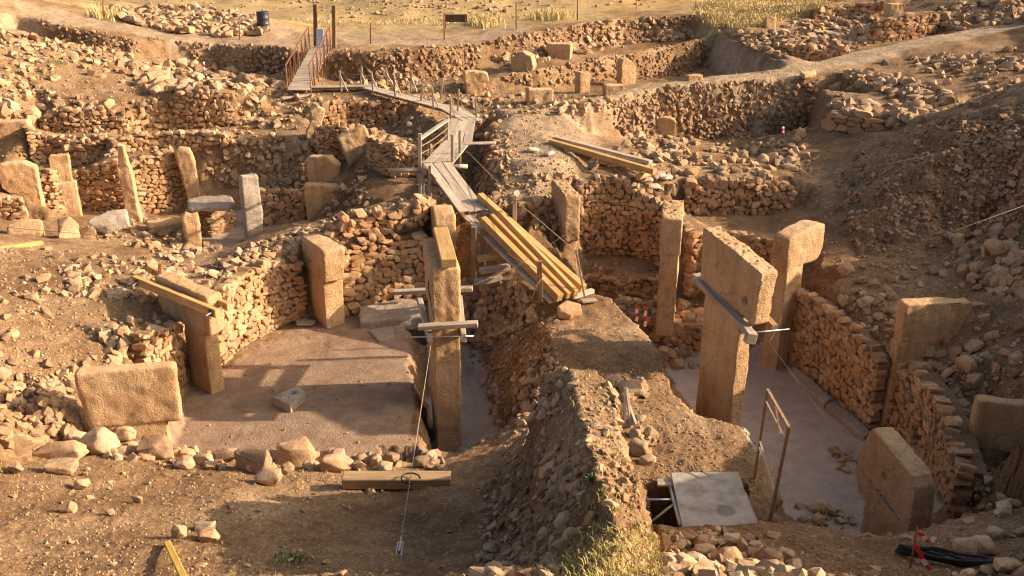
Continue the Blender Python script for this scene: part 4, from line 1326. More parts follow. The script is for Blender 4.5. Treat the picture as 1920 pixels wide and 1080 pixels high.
BIG = []          # candidates for stones that are things of their own
def scatter(key, poly, n, smin, smax, power=2.2, embed=0.32, flat=0.72, mat='rubble', big=True, clump=0.0, jut=0.0):
    """stones over a patch of ground; sizes in metres"""
    items = []
    for (px, py) in poly_px(poly, n):
        if clump:
            w = float(vnoise(np.array([[px / 60.0, py / 34.0, 3.3]]), 17)[0])
            if w < clump - 1 + rnd.random() * 0.8:
                continue
        p = hit(px, py)
        if p is None or p.y > (75 if key[:4] != 'hill' else 200):
            continue
        s = smin + (smax - smin) * rnd.random() ** power
        nz = normal_at(p.x, p.y)
        sx, sy, sz = s * rnd.uniform(0.8, 1.3), s * rnd.uniform(0.75, 1.15), s * rnd.uniform(flat * 0.75, flat * 1.25)
        yaw = Matrix.Rotation(rnd.uniform(0, 6.28), 3, 'Z')
        up = Vector((0, 0, 1)).lerp(nz, 0.8).normalized()
        R = up.to_track_quat('Z', 'Y').to_matrix() @ Euler((rnd.gauss(0, .25), rnd.gauss(0, .25), 0)).to_matrix() @ yaw
        pos = p + nz * (sz * (0.5 - embed) + jut * rnd.random())
        m = Matrix.Translation(pos) @ R.to_4x4() @ Matrix.Diagonal((sx, sy, sz, 1))
        d = (pos - cam.location).length
        items.append((s * F / d, m, key, big and 0 < px < 1920 and 0 < py < 1080))
    return [(it, mat) for it in items]

REGIONS = {}
def region(key, label, specs):
    REGIONS[key] = (label, [])
    for kw in specs:
        REGIONS[key][1].extend(scatter(key, **kw))

region('left_slope', 'loose limestone rubble strewn over the brown bank beside the clamped T-shaped pillar', [
  dict(poly=[(-100,455),(200,475),(300,490),(420,500),(330,600),(330,690),(130,790),(-100,790)], n=620, smin=0.05, smax=0.34, power=2.6, clump=0.55),
  dict(poly=[(-100,720),(60,715),(140,690),(150,815),(60,830),(-100,800)], n=420, smin=0.06, smax=0.26, power=1.7),
  dict(poly=[(100,480),(330,480),(410,520),(340,600),(250,560),(130,560)], n=260, smin=0.08, smax=0.32, power=2.0),
  dict(poly=[(180,600),(345,600),(345,690),(200,690)], n=130, smin=0.08, smax=0.3, power=1.8)])
region('rim', 'rubble topping the broad rim between the brown floor and the pillared enclosure', [
  dict(poly=[(400,500),(450,470),(560,430),(640,405),(655,440),(590,470),(480,500),(420,540)], n=330, smin=0.08, smax=0.32, power=1.6),
  dict(poly=[(630,400),(800,372),(815,410),(700,440),(640,450)], n=220, smin=0.1, smax=0.34, power=1.5),
  dict(poly=[(560,380),(690,330),(690,400),(600,420)], n=120, smin=0.08, smax=0.3, power=1.8)])
region('enclosure', 'small fallen stones lying about the pillared enclosure', [
  dict(poly=[(180,400),(330,420),(420,470),(330,490),(200,450)], n=170, smin=0.08, smax=0.4, power=2.0),
  dict(poly=[(380,280),(560,270),(590,330),(520,350),(400,340)], n=330, smin=0.07, smax=0.32, power=2.2),
  dict(poly=[(430,330),(570,340),(560,370),(470,380)], n=90, smin=0.1, smax=0.4, power=1.8),
  dict(poly=[(60,260),(260,250),(440,245),(560,260),(440,275),(220,295),(80,300)], n=260, smin=0.08, smax=0.35, power=2)])
region('upper_left', 'pale limestone scree on the slope below the far scarp', [
  dict(poly=[(-100,60),(130,85),(260,110),(330,140),(240,175),(-100,200)], n=620, smin=0.1, smax=0.5, power=2.4, clump=0.5),
  dict(poly=[(-100,40),(120,80),(250,105),(220,125),(-100,75)], n=260, smin=0.12, smax=0.5, power=1.8),
  dict(poly=[(230,120),(380,120),(520,155),(535,175),(430,170),(280,175)], n=330, smin=0.12, smax=0.65, power=2.2),
  dict(poly=[(-100,190),(270,165),(270,200),(60,225),(-100,260)], n=300, smin=0.1, smax=0.5, power=2.4, clump=0.5),
  dict(poly=[(440,165),(560,160),(560,245),(450,240)], n=120, smin=0.08, smax=0.45, power=2.2)])
region('quarry_pile', 'long heap of quarried stones beside the far track', [
  dict(poly=[(208,18),(260,10),(340,14),(420,20),(478,28),(494,66),(420,70),(330,62),(240,46)], n=620, smin=0.25, smax=0.62, power=1.2, embed=0.1)])
region('small_pit', 'fallen stones round the small pit with the tilted block', [
  dict(poly=[(560,180),(760,185),(840,230),(830,300),(700,330),(580,320),(560,240)], n=430, smin=0.08, smax=0.36, power=2.0),
  dict(poly=[(700,240),(800,290),(800,320),(690,270)], n=130, smin=0.12, smax=0.32, power=1.5),
  dict(poly=[(620,140),(900,140),(920,200),(830,195),(640,165)], n=240, smin=0.08, smax=0.4, power=2.0)])
region('walk_gully', 'dark rubble in the gully under the old walkway', [
  dict(poly=[(780,300),(960,240),(950,360),(880,420),(790,390)], n=300, smin=0.08, smax=0.34, power=1.8),
  dict(poly=[(880,170),(1110,180),(1100,215),(960,215),(900,260)], n=200, smin=0.07, smax=0.35, power=2.0)])
region('centre_rubble', 'tumbled stone packing under the timber ramp beside the trench pillar', [
  dict(poly=[(868,520),(1000,540),(1010,600),(900,650),(870,640)], n=380, smin=0.1, smax=0.3, power=1.4, jut=0.06),
  dict(poly=[(860,600),(1040,560),(1050,680),(930,800),(890,700)], n=260, smin=0.04, smax=0.16, power=2, mat='scarp_stone', big=False)])
region('terrace', 'field of tumbled boulders on the terrace above the deep enclosure', [
  dict(poly=[(1090,320),(1180,258),(1300,262),(1500,262),(1540,320),(1480,345),(1290,345),(1230,372)], n=330, smin=0.08, smax=0.42, power=2.2),
  dict(poly=[(1180,255),(1260,262),(1300,300),(1210,300)], n=70, smin=0.2, smax=0.5, power=1.3),
  dict(poly=[(1330,270),(1490,265),(1500,325),(1340,335)], n=70, smin=0.18, smax=0.5, power=1.4),
  dict(poly=[(960,330),(1080,310),(1090,340),(1040,440),(960,420)], n=120, smin=0.06, smax=0.3, power=2.2)])
region('deep_pit', 'fallen stones round the foot of the deep enclosure walls', [
  dict(poly=[(1090,490),(1240,500),(1250,560),(1180,580),(1100,540)], n=50, smin=0.1, smax=0.34, power=1.6),
  dict(poly=[(1150,565),(1330,570),(1330,600),(1180,600)], n=40, smin=0.15, smax=0.4, power=1.4),
  dict(poly=[(1230,610),(1330,620),(1330,690),(1240,690)], n=34, smin=0.14, smax=0.42, power=1.4),
  dict(poly=[(1550,830),(1600,850),(1600,890),(1570,880)], n=22, smin=0.08, smax=0.26, power=1.5),
  dict(poly=[(1500,950),(1600,955),(1600,985),(1500,985)], n=26, smin=0.1, smax=0.34, power=1.5)])
region('right_bank', 'shaded boulders scattered on the bank above the long wall', [
  dict(poly=[(1560,490),(1750,470),(1920,440),(2050,430),(2050,760),(1850,740),(1830,600),(1640,560)], n=260, smin=0.06, smax=0.4, power=2.4),
  dict(poly=[(1760,440),(1920,420),(1920,560),(1830,560)], n=70, smin=0.16, smax=0.46, power=1.5),
  dict(poly=[(1560,540),(1690,560),(1700,690),(1640,650)], n=110, smin=0.06, smax=0.32, power=2.0),
  dict(poly=[(1690,640),(1830,640),(1860,880),(1780,900),(1700,740)], n=130, smin=0.1, smax=0.42, power=1.7)])
region('right_ground', 'rows of stones on the open ground beside the dirt path', [
  dict(poly=[(1560,140),(1700,110),(2050,80),(2050,190),(1800,200),(1560,200)], n=430, smin=0.1, smax=0.48, power=2.2, clump=0.55),
  dict(poly=[(1580,135),(1660,140),(1800,185),(1760,200),(1600,160)], n=150, smin=0.18, smax=0.55, power=1.4),
  dict(poly=[(1720,105),(1920,110),(1920,130),(1720,125)], n=90, smin=0.18, smax=0.5, power=1.4),
  dict(poly=[(1550,195),(1720,200),(1760,225),(1600,235)], n=130, smin=0.18, smax=0.6, power=1.5)])
region('upper_right', 'rubble heaps of the upper enclosure by the grassy field', [
  dict(poly=[(1440,75),(1490,40),(1640,15),(1660,70),(1600,95),(1470,95)], n=330, smin=0.15, smax=0.6, power=1.6),
  dict(poly=[(1750,15),(1950,-15),(1950,35),(1780,62)], n=260, smin=0.15, smax=0.6, power=1.7),
  dict(poly=[(1340,62),(1450,60),(1480,115),(1430,100)], n=120, smin=0.12, smax=0.45, power=1.8),
  dict(poly=[(920,110),(1120,70),(1300,50),(1320,70),(1100,100),(960,128)], n=220, smin=0.12, smax=0.5, power=1.8)])
region('ridge', 'stones bedded in the unexcavated earth ridge', [
  dict(poly=[(1010,700),(1130,695),(1170,800),(1200,940),(1100,980),(1030,860),(990,760)], n=210, smin=0.03, smax=0.18, power=2.2, embed=0.4),
  dict(poly=[(950,790),(1040,800),(1100,960),(1060,1080),(900,1080),(930,900)], n=150, smin=0.05, smax=0.26, power=1.8, embed=0.42, mat='scarp_stone'),
  dict(poly=[(980,690),(1060,690),(1050,770),(1000,800),(960,770)], n=60, smin=0.1, smax=0.26, power=1.5, embed=0.35)])
region('platform', 'stones fallen at the foot of the ridge on the lower earth platform', [
  dict(poly=[(1130,715),(1210,712),(1215,745),(1150,760)], n=40, smin=0.08, smax=0.34, power=1.5),
  dict(poly=[(1180,780),(1225,800),(1230,880),(1190,880)], n=26, smin=0.1, smax=0.3, power=1.4),
  dict(poly=[(1180,740),(1440,860),(1440,920),(1210,900)], n=120, smin=0.02, smax=0.08, power=2)])
region('rock_heap', 'sunlit heap of broken rocks beside the grassy ridge end', [
  dict(poly=[(1252,1010),(1330,1000),(1420,1015),(1490,1060),(1500,1110),(1240,1110)], n=190, smin=0.05, smax=0.25, power=1.4, embed=0.1, jut=0.06)])
region('foreground', 'small stones scattered on the near brown slope', [
  dict(poly=[(-150,850),(300,880),(850,890),(930,1000),(900,1120),(-150,1120)], n=300, smin=0.02, smax=0.12, power=3.0),
  dict(poly=[(1250,1000),(1900,1000),(2050,960),(2050,1100),(1480,1100)], n=150, smin=0.02, smax=0.2, power=3.0),
  dict(poly=[(1780,930),(1960,920),(1960,1080),(1800,1080)], n=34, smin=0.1, smax=0.3, power=1.4)])
region('brown_floor', 'pebbles on the bare brown floor', [
  dict(poly=[(345,745),(420,690),(560,606),(760,600),(790,840),(340,850)], n=150, smin=0.02, smax=0.09, power=3.0)])
region('kerb', 'smaller stones wedged between the kerb boulders', [
  dict(poly=[(-80,790),(150,815),(300,838),(500,850),(840,850),(820,880),(500,885),(280,870),(100,850),(-80,820)], n=230, smin=0.08, smax=0.34, power=1.5)])
SC = [dict(mat='scarp_stone', big=False, embed=0.4, power=2.0)]
def scarp(key, label, polys):
    REGIONS[key] = (label, [])
    for poly, n, a, b in polys:
        REGIONS[key][1].extend(scatter(key, poly, n, a, b, 2.0, 0.42, 0.8, 'scarp_stone', False, 0.0, 0.03))
scarp('far_scarp', 'stones sticking out of the far scarp below the track', [([(330,78),(540,88),(540,142),(400,138)], 420, .06, .26), ([(60,32),(260,75),(260,102),(120,80)], 200, .06, .25),
  ([(622,95),(900,82),(900,145),(622,152)], 700, .06, .28), ([(900,80),(1100,42),(1300,28),(1290,70),(1000,105)], 520, .08, .3)])
scarp('big_scarp', 'stones sticking out of the big scarp below the dirt path', [([(1105,190),(1300,155),(1535,150),(1510,256),(1180,265)], 1300, .06, .26), ([(930,145),(1200,95),(1340,66),(1330,140),(1000,165)], 620, .06, .26)])
scarp('mound', 'small stones in the face of the bare earth mound', [([(1560,320),(1700,240),(1920,195),(1920,420),(1700,480),(1600,470)], 1000, .04, .2), ([(1800,210),(1960,195),(1960,390),(1850,420),(1780,330)], 420, .06, .26)])
scarp('trench_side', 'stones in the trench side below the flat-topped baulk', [([(890,640),(1020,600),(1050,700),(985,775),(930,815)], 420, .04, .18), ([(900,860),(1030,830),(1080,1000),(1040,1090),(900,1090)], 220, .04, .2),
  ([(1700,690),(1850,700),(1860,960),(1780,960)], 220, .06, .24), ([(930,240),(880,300),(900,400),(960,420),(960,250)], 240, .06, .24)])

# the largest of them are things of their own; each is told apart by shape, tone and the landmark it lies next to
LAND = [((1390,650,2.5),'the tallest pillar'),((832,640,2.5),'the trench pillar'),((350,640,2),'the clamped pillar'),((235,760,2),'the half-buried pillar head'),((605,520,2),'the wall pillar'),
 ((1262,480,2),'the slim pitted pillar'),((1065,440,2),'the chipped pitted pillar'),((1490,520,2),'the half-lit T-pillar'),((1740,620,2.3),'the cracked T-pillar'),((1880,800,2),'the outer pillar head'),
 ((1680,900,1.5),'the slab pillar'),((475,400,2),'the square grey pillar'),((360,330,2),'the leaning slim pillar'),((250,340,2),'the two-piece pillar'),((125,340,3),'the double-stepped pillar'),((40,350,3),'the bulky pillar'),
 ((610,380,2),'the broad block pillar'),((670,265,3.6),'the tilted block'),((890,160,4.6),'the flared stump pillar'),((1100,290,4.4),'the board deck'),((1220,335,4),'the sandbags'),((1250,240,3.6),'the small dark slab'),
 ((560,165,4.8),'the ramp foot'),((350,45,6.5),'the quarried stone heap'),((1000,470,3),'the timber ramp'),((830,330,4),'the sloping walkway'),((1340,935,2),'the cement board'),((1440,850,2),'the rusty gate frame'),
 ((1170,770,2.1),'the bundle of stakes'),((1110,905,4.9),'the ridge weed'),((1060,700,3.6),'the ridge end'),((1120,1050,5.5),'the ridge grass'),((740,900,2),'the lone timber'),((330,1050,3.2),'the yellow stick'),
 ((1707,1040,3.3),'the taped iron stake'),((1600,225,4.8),'the big stacked slabs'),((1690,50,6.5),'the sunlit block wall'),((1515,100,5.5),'the reddish wall front'),((40,460,3.4),'the yellow plank'),((1500,135,5.7),'the path fork'),((1050,95,5.5),'the propped pillar head'),
 ((360,205,4.5),'the high cobble wall'),((300,138,5),'the big grey boulder slab'),((1380,370,3.3),'the dark rounded wall'),((1700,350,4.2),'the earth mound'),((1540,740,1),'the long shaded wall')]
LANDW = [(W(*p), n) for p, n in LAND]
allst = [it for (lab, lst) in REGIONS.values() for (it, mat) in lst if it[3]]
allst.sort(key=lambda t: -t[0])
# share the individually built ones out over the whole place
percell = {}
chosen = {}
for it in allst:
    pos = it[1].translation
    land = min(LANDW, key=lambda l: (l[0] - pos).length)[1]
    if percell.get(land, 0) < 14 and len(chosen) < 240:
        percell[land] = percell.get(land, 0) + 1
        chosen[id(it)] = land
SIZE = ['largest', 'second largest', 'third largest', 'fourth largest', 'fifth largest', 'sixth largest', 'seventh largest', 'eighth largest', 'ninth largest', 'tenth largest']
used = {}
for key, (lab, lst) in REGIONS.items():
    small = {}
    for (it, mat) in lst:
        px, m, k, bg = it
        if id(it) in chosen:
            used.setdefault(chosen[id(it)], []).append((it, mat))
        else:
            small.setdefault(mat, []).append((rnd.randrange(24), np.array(m), rnd.random()))
    for mat, items in small.items():
        o = joined('rubble', items, ROUGH_NP, M[mat])
        o['kind'] = 'stuff'
        tag(o, lab, 'rubble')
for land, lst in used.items():
    shapes = {}
    for (it, mat) in lst:
        s = it[1].to_scale()
        r = s.z / (0.5 * (s.x + s.y)); e = max(s.x, s.y) / min(s.x, s.y)
        shp = 'flat' if r < 0.62 else ('long' if e > 1.32 else ('blocky' if r > 0.8 else 'rounded'))
        shapes.setdefault(shp, []).append(it)
    for shp, its in shapes.items():
        its.sort(key=lambda t: -(t[1].to_scale().x * t[1].to_scale().y * t[1].to_scale().z))
        for k, it in enumerate(its):
            o = link('loose_stone', ROCKS[rnd.randrange(16)])
            o.matrix_world = it[1]
            rank = SIZE[k] + ' ' if k < len(SIZE) and len(its) > 1 else ('lesser ' if len(its) > 1 else '')
            tag(o, f'{rank}{shp} loose limestone rock lying nearest to {land}', 'rock', f'loose rocks round {land}')

# pebbles and clods over all the earth
def gravel(label, poly, n, smin, smax):
    items = []
    for (px, py) in poly_px(poly, n):
        p = hit(px, py)
        if p is None or p.y > 60:
            continue
        s = smin + (smax - smin) * rnd.random() ** 3
        m = Matrix.Translation(p + Vector((0, 0, s * 0.1))) @ rot_np(rnd).to_4x4() @ Matrix.Diagonal((s * 1.2, s, s * 0.8, 1))
        items.append((rnd.randrange(8), np.array(m), rnd.random()))
    o = joined('gravel', items, PEBBLES, M['rubble'], None, 0)
    o['kind'] = 'stuff'
    tag(o, label, 'gravel')
gravel('fine gravel and clods on the near brown slope', [(-200,840),(820,880),(930,900),(930,1130),(-200,1130)], 5200, 0.012, 0.05)
gravel('fine gravel and clods on the bank beside the clamped pillar', [(-150,450),(420,490),(340,700),(130,800),(-150,800)], 3600, 0.015, 0.075)
gravel('fine gravel on the shaded near ledge', [(1230,985),(2050,930),(2050,1130),(1230,1130)], 3000, 0.012, 0.05)
gravel('crumbled earth on the flat-topped baulk and lower platform', [(1020,560),(1150,560),(1245,660),(1260,740),(1400,800),(1450,900),(1440,960),(1200,960),(1130,720),(1040,680)], 2600, 0.012, 0.055)
gravel('scree and crumbs over the upper slopes', [(-150,40),(540,140),(900,160),(1100,180),(1060,420),(940,420),(780,300),(440,280),(-150,300)], 5200, 0.03, 0.12)
gravel('crumbled earth on the mound and banks beside the deep enclosure', [(1500,260),(1920,100),(2050,100),(2050,800),(1830,800),(1690,640),(1550,520),(1500,430)], 4600, 0.02, 0.1)
gravel('crumbs and pebbles on the ridge', [(1000,690),(1130,690),(1210,960),(1240,1100),(900,1100),(930,880)], 2600, 0.012, 0.06)

REGIONS2 = scatter('hill', [(100,-8),(600,30),(980,30),(1300,8),(1300,-10),(100,-10)], 260, 0.12, 0.5, 3.0, 0.35)
REGIONS2 += scatter('hill2', [(540,-6),(980,0),(1000,26),(620,36)], 200, 0.12, 0.5, 3.0, 0.35)
o = joined('rubble', [(rnd.randrange(24), np.array(it[1]), rnd.random()) for it, m in REGIONS2], ROUGH_NP, M['rubble'])
o['kind'] = 'stuff'; tag(o, 'field stones dotted over the grassy hillside beyond the far track', 'rubble')
# ------------------------------------------------------------------ kerb boulders and other rocks that stand out
def boulder(x0, x1, y0, y1, label, mesh=None, flat=1.0, name='boulder', mat=None, lift=0.0):
    p = hit((x0 + x1) / 2, y1 - (y1 - y0) * 0.18)
    if p is None:
        return
    d = (p - cam.location).length
    wd, ht = (x1 - x0) * d / F, (y1 - y0) * d / F * 0.92 * flat
    o = link(name, ROCKS[mesh if mesh is not None else rnd.randrange(16)])
    dep = (wd + ht) * 0.5 * rnd.uniform(0.8, 1.05)
    o.location = p + Vector((0, dep * 0.25, ht * 0.3 + lift))
    o.rotation_euler = (rnd.gauss(0, 0.12), rnd.gauss(0, 0.12), rnd.choice((0, math.pi)) + rnd.gauss(0, 0.2))
    o.scale = (wd * 1.05, dep, ht * 1.08)
    tag(o, label, 'rock')
    return o
KB = [(155,213,810,862,'big rounded grey boulder in the kerb right below the half-buried pillar head'),
 (262,316,820,868,'tall tilted boulder in the kerb beside the shaft of the half-buried pillar'),
 (68,158,838,866,'long flat grey kerb stone below the bank rubble'), (0,72,828,858,'low grey ledge stone at the rubble end of the kerb'),
 (118,158,808,842,'pale rounded kerb stone next to the big rounded grey boulder'), (88,142,864,894,'white wedge stone lying just below the long flat kerb stone'),
 (440,508,838,894,'flat-faced pale block leaning upright in the kerb'), (514,590,826,884,'coarse brown pitted boulder in the kerb'),
 (596,662,853,892,'broad pale boulder at the kerb beside the lone squared timber'), (480,526,884,916,'dark smooth rock lying below the flat-faced kerb block'),
 (524,551,866,894,'small round ball-like stone below the coarse brown boulder'), (395,442,838,868,'low pale stone between the kerb blocks'),
 (324,362,860,882,'flat whitish stone in a gap of the kerb'), (360,398,853,874,'small angular kerb stone beside a flat whitish one'),
 (690,716,850,880,'upright pale stone behind the lone squared timber'), (718,748,850,874,'squat grey stone behind the lone squared timber'),
 (208,252,800,832,'brown stone leaning on the foot of the half-buried pillar head'), (340,364,842,864,'rounded pebble-like boulder at the corner of the brown floor'),
 (770,805,858,880,'pale stone under the guy wire at the kerb'), (18,42,872,894,'cube-like stone on the near brown slope below the kerb ledge'),
 (138,166,900,922,'grey-brown stone half sunk below the white wedge stone'), (322,346,986,1016,'pointed pale stone beside the yellow stick'),
 (362,402,978,1000,'flat pale stone topping a little pair of rocks'), (370,408,994,1020,'pale rock under the flat stone of the little pair'),
 (198,214,956,970,'small white pebble rock casting a dark shadow'), (250,266,930,946,'round white stone alone on the brown slope'), (124,141,944,964,'oval pale stone alone on the brown slope'),
 (1164,1212,708,752,'big smooth rounded boulder at the foot of the ridge end'), (1136,1172,706,728,'flat pale rock against the ridge end'),
 (1178,1216,824,862,'angular pale rock at the ridge foot near the wooden stakes'), (1194,1232,856,876,'squared reddish stone beside the angular ridge-foot rock'),
 (1180,1202,804,826,'brown rock right below the wooden stakes'), (1238,1270,612,632,'rounded stone set in the stepped bench'), (1280,1302,636,658,'reddish loose stone on the stepped bench foot'),
 (1345,1395,1030,1080,'largest yellowish rock of the sunlit heap'), (1420,1470,1035,1078,'blocky yellowish rock at the low end of the sunlit heap'),
 (1305,1335,1005,1030,'cube-like rock on top of the sunlit heap'), (1355,1388,1002,1028,'rounded double rock on top of the sunlit heap'),
 (1795,1830,1012,1046,'dark grey rock in the shade beside the black cable'), (1826,1862,1012,1044,'grey split rock next to its dark neighbour by the cable'),
 (1792,1824,1012,1030,'flat grey rock beside the shaded near ledge'), (1868,1912,1052,1082,'flat grey stone at the outer end of the shaded ledge'),
 (1712,1748,680,712,'pale bulging stone in the bank beside the cracked pillar'), (1855,1898,452,480,'large pale rounded boulder on the shaded bank'),
 (1492,1514,240,262,'pale upright stone at the end of the big scarp'), (1498,1520,285,300,'flat pale stone in the shaded hollow below the scarp end'),
 (1805,1848,880,930,'layered dark block beside the dark gap under the outer pillar head'), (1678,1724,700,724,'pale capping stone on the long shaded wall end'),
 (440,475,140,166,'broad boulder at the end of the upper slope by the ramp'), (395,430,145,162,'whitish flat boulder below the far scarp')]
for k, b in enumerate(KB):
    boulder(*b[:5], mesh=k % 16)

# ------------------------------------------------------------------ timber
def planks(root, a, b, n, w, th, mat='old_wood', gap=0.015, across=False, wob=0.006):
    """boards between two points: lengthwise (n boards side by side) or across (n boards along)"""
    a, b = Vector(a), Vector(b)
    d = (b - a).normalized()
    side = Vector((0, 0, 1)).cross(d).normalized()
    up = d.cross(side)
    for k in range(n):
        if across:
            c = a.lerp(b, (k + 0.5) / n)
            hw = w / 2 * rnd.uniform(0.95, 1.06)
            sk = d * rnd.gauss(0, 0.012)
            bar('plank', c - side * hw - sk, c + side * hw + sk, (b - a).length / n * 0.93, th, M[mat], root, up=up, bev=0.006, roll=rnd.gauss(0, 0.03))
        else:
            o = side * ((k - (n - 1) / 2) * (w / n))
            e0, e1 = rnd.uniform(-0.12, 0.12), rnd.uniform(-0.12, 0.12)
            sk = side * rnd.gauss(0, 0.012)
            bar('plank', a + o + d * e0 - sk, b + o + d * e1 + sk, w / n - gap, th, M[mat], root, up=up, bev=0.006, wob=wob)

def walkway(label, a, b, n, w, across=False, z_under=0.07, name='wooden_walkway'):
    root = empty(name, a, label, 'walkway')
    planks(root, a, b, n, w, 0.045, across=across)
    d = (Vector(b) - Vector(a)).normalized()
    side = Vector((0, 0, 1)).cross(d).normalized()
    for s in (-1, 1):
        bar('stringer', Vector(a) + side * s * w * 0.33 - Vector((0, 0, z_under)), Vector(b) + side * s * w * 0.33 - Vector((0, 0, z_under)), 0.08, 0.09, M['brown_wood'], root)
    return root

def post(root, px, pyt, pyb, Y, w=0.06, mat='old_wood', lean=0.0, name='post'):
    t, f = WY(px + lean, pyt, Y), WY(px, pyb, Y)
    return bar(name, f, t, w, w * 0.9, M[mat], root, bev=0.006)

ra, rb = W(559,169,4.92), W(602,88,6.08)
ramp_o = walkway('long board ramp with rusty red railings climbing to the far track', ra, rb, 30, 0.95, across=True, name='board_ramp')
d = (rb - ra); side = Vector((0, 0, 1)).cross(d.normalized()).normalized()
for s in (-1, 1):
    for k in range(7):
        c = ra.lerp(rb, 0.04 + 0.93 * k / 6) + side * s * 0.5
        o = bar('railing_post', c - Vector((0, 0, 0.35)), c + Vector((0, 0, 0.98)), 0.045, 0.045, M['rust' if k % 3 else 'rust_pale'], ramp_o, bev=0)
        if k < 6:
            c2 = ra.lerp(rb, 0.04 + 0.93 * (k + 0.5) / 6) + side * s * 0.52
            bar('railing_brace', c2 + Vector((0, 0, -0.05)), c + Vector((0, 0, 0.9)), 0.025, 0.025, M['rust'], o, bev=0)
            bar('railing_brace', c2 + Vector((0, 0, -0.05)), ra.lerp(rb, 0.04 + 0.93 * (k + 1) / 6) + side * s * 0.5 + Vector((0, 0, 0.9)), 0.025, 0.025, M['rust'], o, bev=0)
    e0, e1 = ra.lerp(rb, 0.03) + side * s * 0.5, ra.lerp(rb, 0.98) + side * s * 0.5
    bar('railing', e0 + Vector((0, 0, 0.97)), e1 + Vector((0, 0, 0.97)), 0.05, 0.04, M['rust'], ramp_o, bev=0)

w1a, w1b = W(566,163,4.92), W(706,161,4.9)
wk1 = walkway('level stretch of old plank walkway at the foot of the ramp', w1a, w1b, 2, 0.55)
w2a, w2b = W(690,164,4.9), W(850,206,4.75)
wk2 = walkway('plank walkway curving past the flared stump pillar, lined with wooden stakes', w2a, w2b, 2, 0.6)
w3a, w3b = W(838,200,4.76), W(884,225,4.7)
wk3 = walkway('short wide landing of grey planks where the walkway turns', w3a, w3b, 3, 0.8)
w4a, w4b = W(869,222,4.7), W(858,270,4.6)
wk4 = walkway('grey plank walkway stretch running down from the landing', w4a, w4b, 3, 0.95)
w5a, w5b = W(855,268,4.62), W(822,306,4.5)
wk5 = walkway('skewed plank bridge between the two railing posts', w5a, w5b, 3, 0.95)
w6a, w6b = W(820,306,4.52), W(886,396,3.92)
wk6 = walkway('sloping grey plank stretch leading down to the new timber beams', w6a, w6b, 3, 0.85)
for (x, yt, yb, Y, ln) in ((640,132,172,40.6,6),(676,126,160,41.5,-4),(700,136,174,40,6),(726,128,160,41,4),(741,140,180,38.8,5),(770,133,172,39.5,-3)):
    r = wk1 if x < 690 else wk2
    p = post(r, x, yt, yb, Y, 0.075, 'old_wood', -ln * 0.6)
    f = WY(x + 12, yb, Y - 0.1); t = WY(x - ln * 0.3, yt + 10, Y)
    bar('brace', f, t, 0.045, 0.035, M['old_wood'], p, bev=0)
for (x, yt, yb, Y, ln) in ((789,156,196,38,3),(813,165,206,36.8,-3),(826,146,188,38,4),(858,167,208,36,2),(845,186,226,35.2,0),(894,184,226,35,-3)):
    p = post(wk2 if x < 830 else wk3, x, yt, yb, Y, 0.075, 'old_wood', ln)
    bar('brace', WY(x + 11, yb, Y), WY(x + ln, yt + 8, Y), 0.04, 0.035, M['old_wood'], p, bev=0)
tube('rope', [WY(640,138,40.6), WY(700,142,40), WY(741,147,38.8), WY(789,162,38), WY(813,172,36.8), WY(845,192,35.2), WY(858,215,34.5)], 0.012, M['rope'], wk2, 5)
# railing of the skewed bridge
post(wk5, 787, 250, 385, 28.6, 0.1, 'old_wood'); post(wk5, 838, 218, 268, 31.6, 0.1, 'old_wood')
bar('handrail', WY(785,262,28.6), WY(840,224,31.6), 0.16, 0.06, M['old_wood'], wk5)
for k in range(2):
    tube('rail_rope', [WY(786,276 + 14 * k,28.6), WY(839,240 + 12 * k,31.6)], 0.01, M['rope'], wk5, 5, sag=0.05)
post(wk5, 806, 270, 300, 29.6, 0.05, 'brown_wood')
post(wk6, 848, 252, 335, 28.8, 0.09, 'old_wood'); post(wk6, 862, 244, 312, 29.8, 0.08, 'old_wood')
tube('pole', [WY(728,319,28.6), WY(792,320,28.6)], 0.075, M['old_wood'], wk6, 8)
tube('pole', [WY(846,312,28.6), WY(876,312,28.8)], 0.07, M['old_wood'], wk6, 8)
post(wk6, 806, 310, 402, 27.6, 0.09, 'old_wood'); post(wk6, 793, 305, 392, 28.3, 0.08, 'old_wood')
bar('brace', WY(806,325,27.6), WY(848,372,27.0), 0.05, 0.1, M['brown_wood'], wk6)
for (a, b, lab) in (((870,270,4.62),(930,268,4.66),'short grey plank bridging from the walkway to the trampled hump'),
                    ((872,400,3.82),(1040,566,2.5),'grey plank laid under the new beams as a ramp'),
                    ((880,398,3.8),(935,396,3.84),'short crosswise plank at the top of the timber ramp'),
                    ((528,184,4.72),(590,177,4.74),'loose grey board at the foot of the railing ramp')):
    o = bar('loose_plank', W(*a), W(*b), 0.32, 0.05, M['old_wood'], wob=0.006)
    tag(o, lab, 'plank')
# new squared beams laid as a ramp
for (a, b, w, h, lab) in (((899,367,4.18),(1094,541,2.66),0.2,0.2,'long yellow squared beam on the far side of the timber ramp'),
   ((905,412,3.85),(1050,559,2.62),0.2,0.22,'thick yellow squared beam on the near side of the timber ramp'),
   ((921,406,3.88),(1066,555,2.62),0.13,0.2,'thin pale beam second in the timber ramp'),
   ((936,400,3.92),(1080,550,2.64),0.13,0.2,'dull yellow beam third in the timber ramp')):
    o = bar('timber_beam', W(*a), W(*b), w, h, M['timber'], bev=0.012)
    tag(o, lab, 'beam')
o = bar('timber_block', W(1072,557,2.5), W(1112,545,2.52), 0.14, 0.12, M['old_wood']); tag(o, 'short wooden chock at the lower ends of the ramp beams', 'wood block')
o = bar('timber_block', W(1090,565,2.5), W(1118,562,2.5), 0.2, 0.06, M['old_wood']); tag(o, 'flat wooden offcut on the baulk beside the ramp chock', 'wood block')
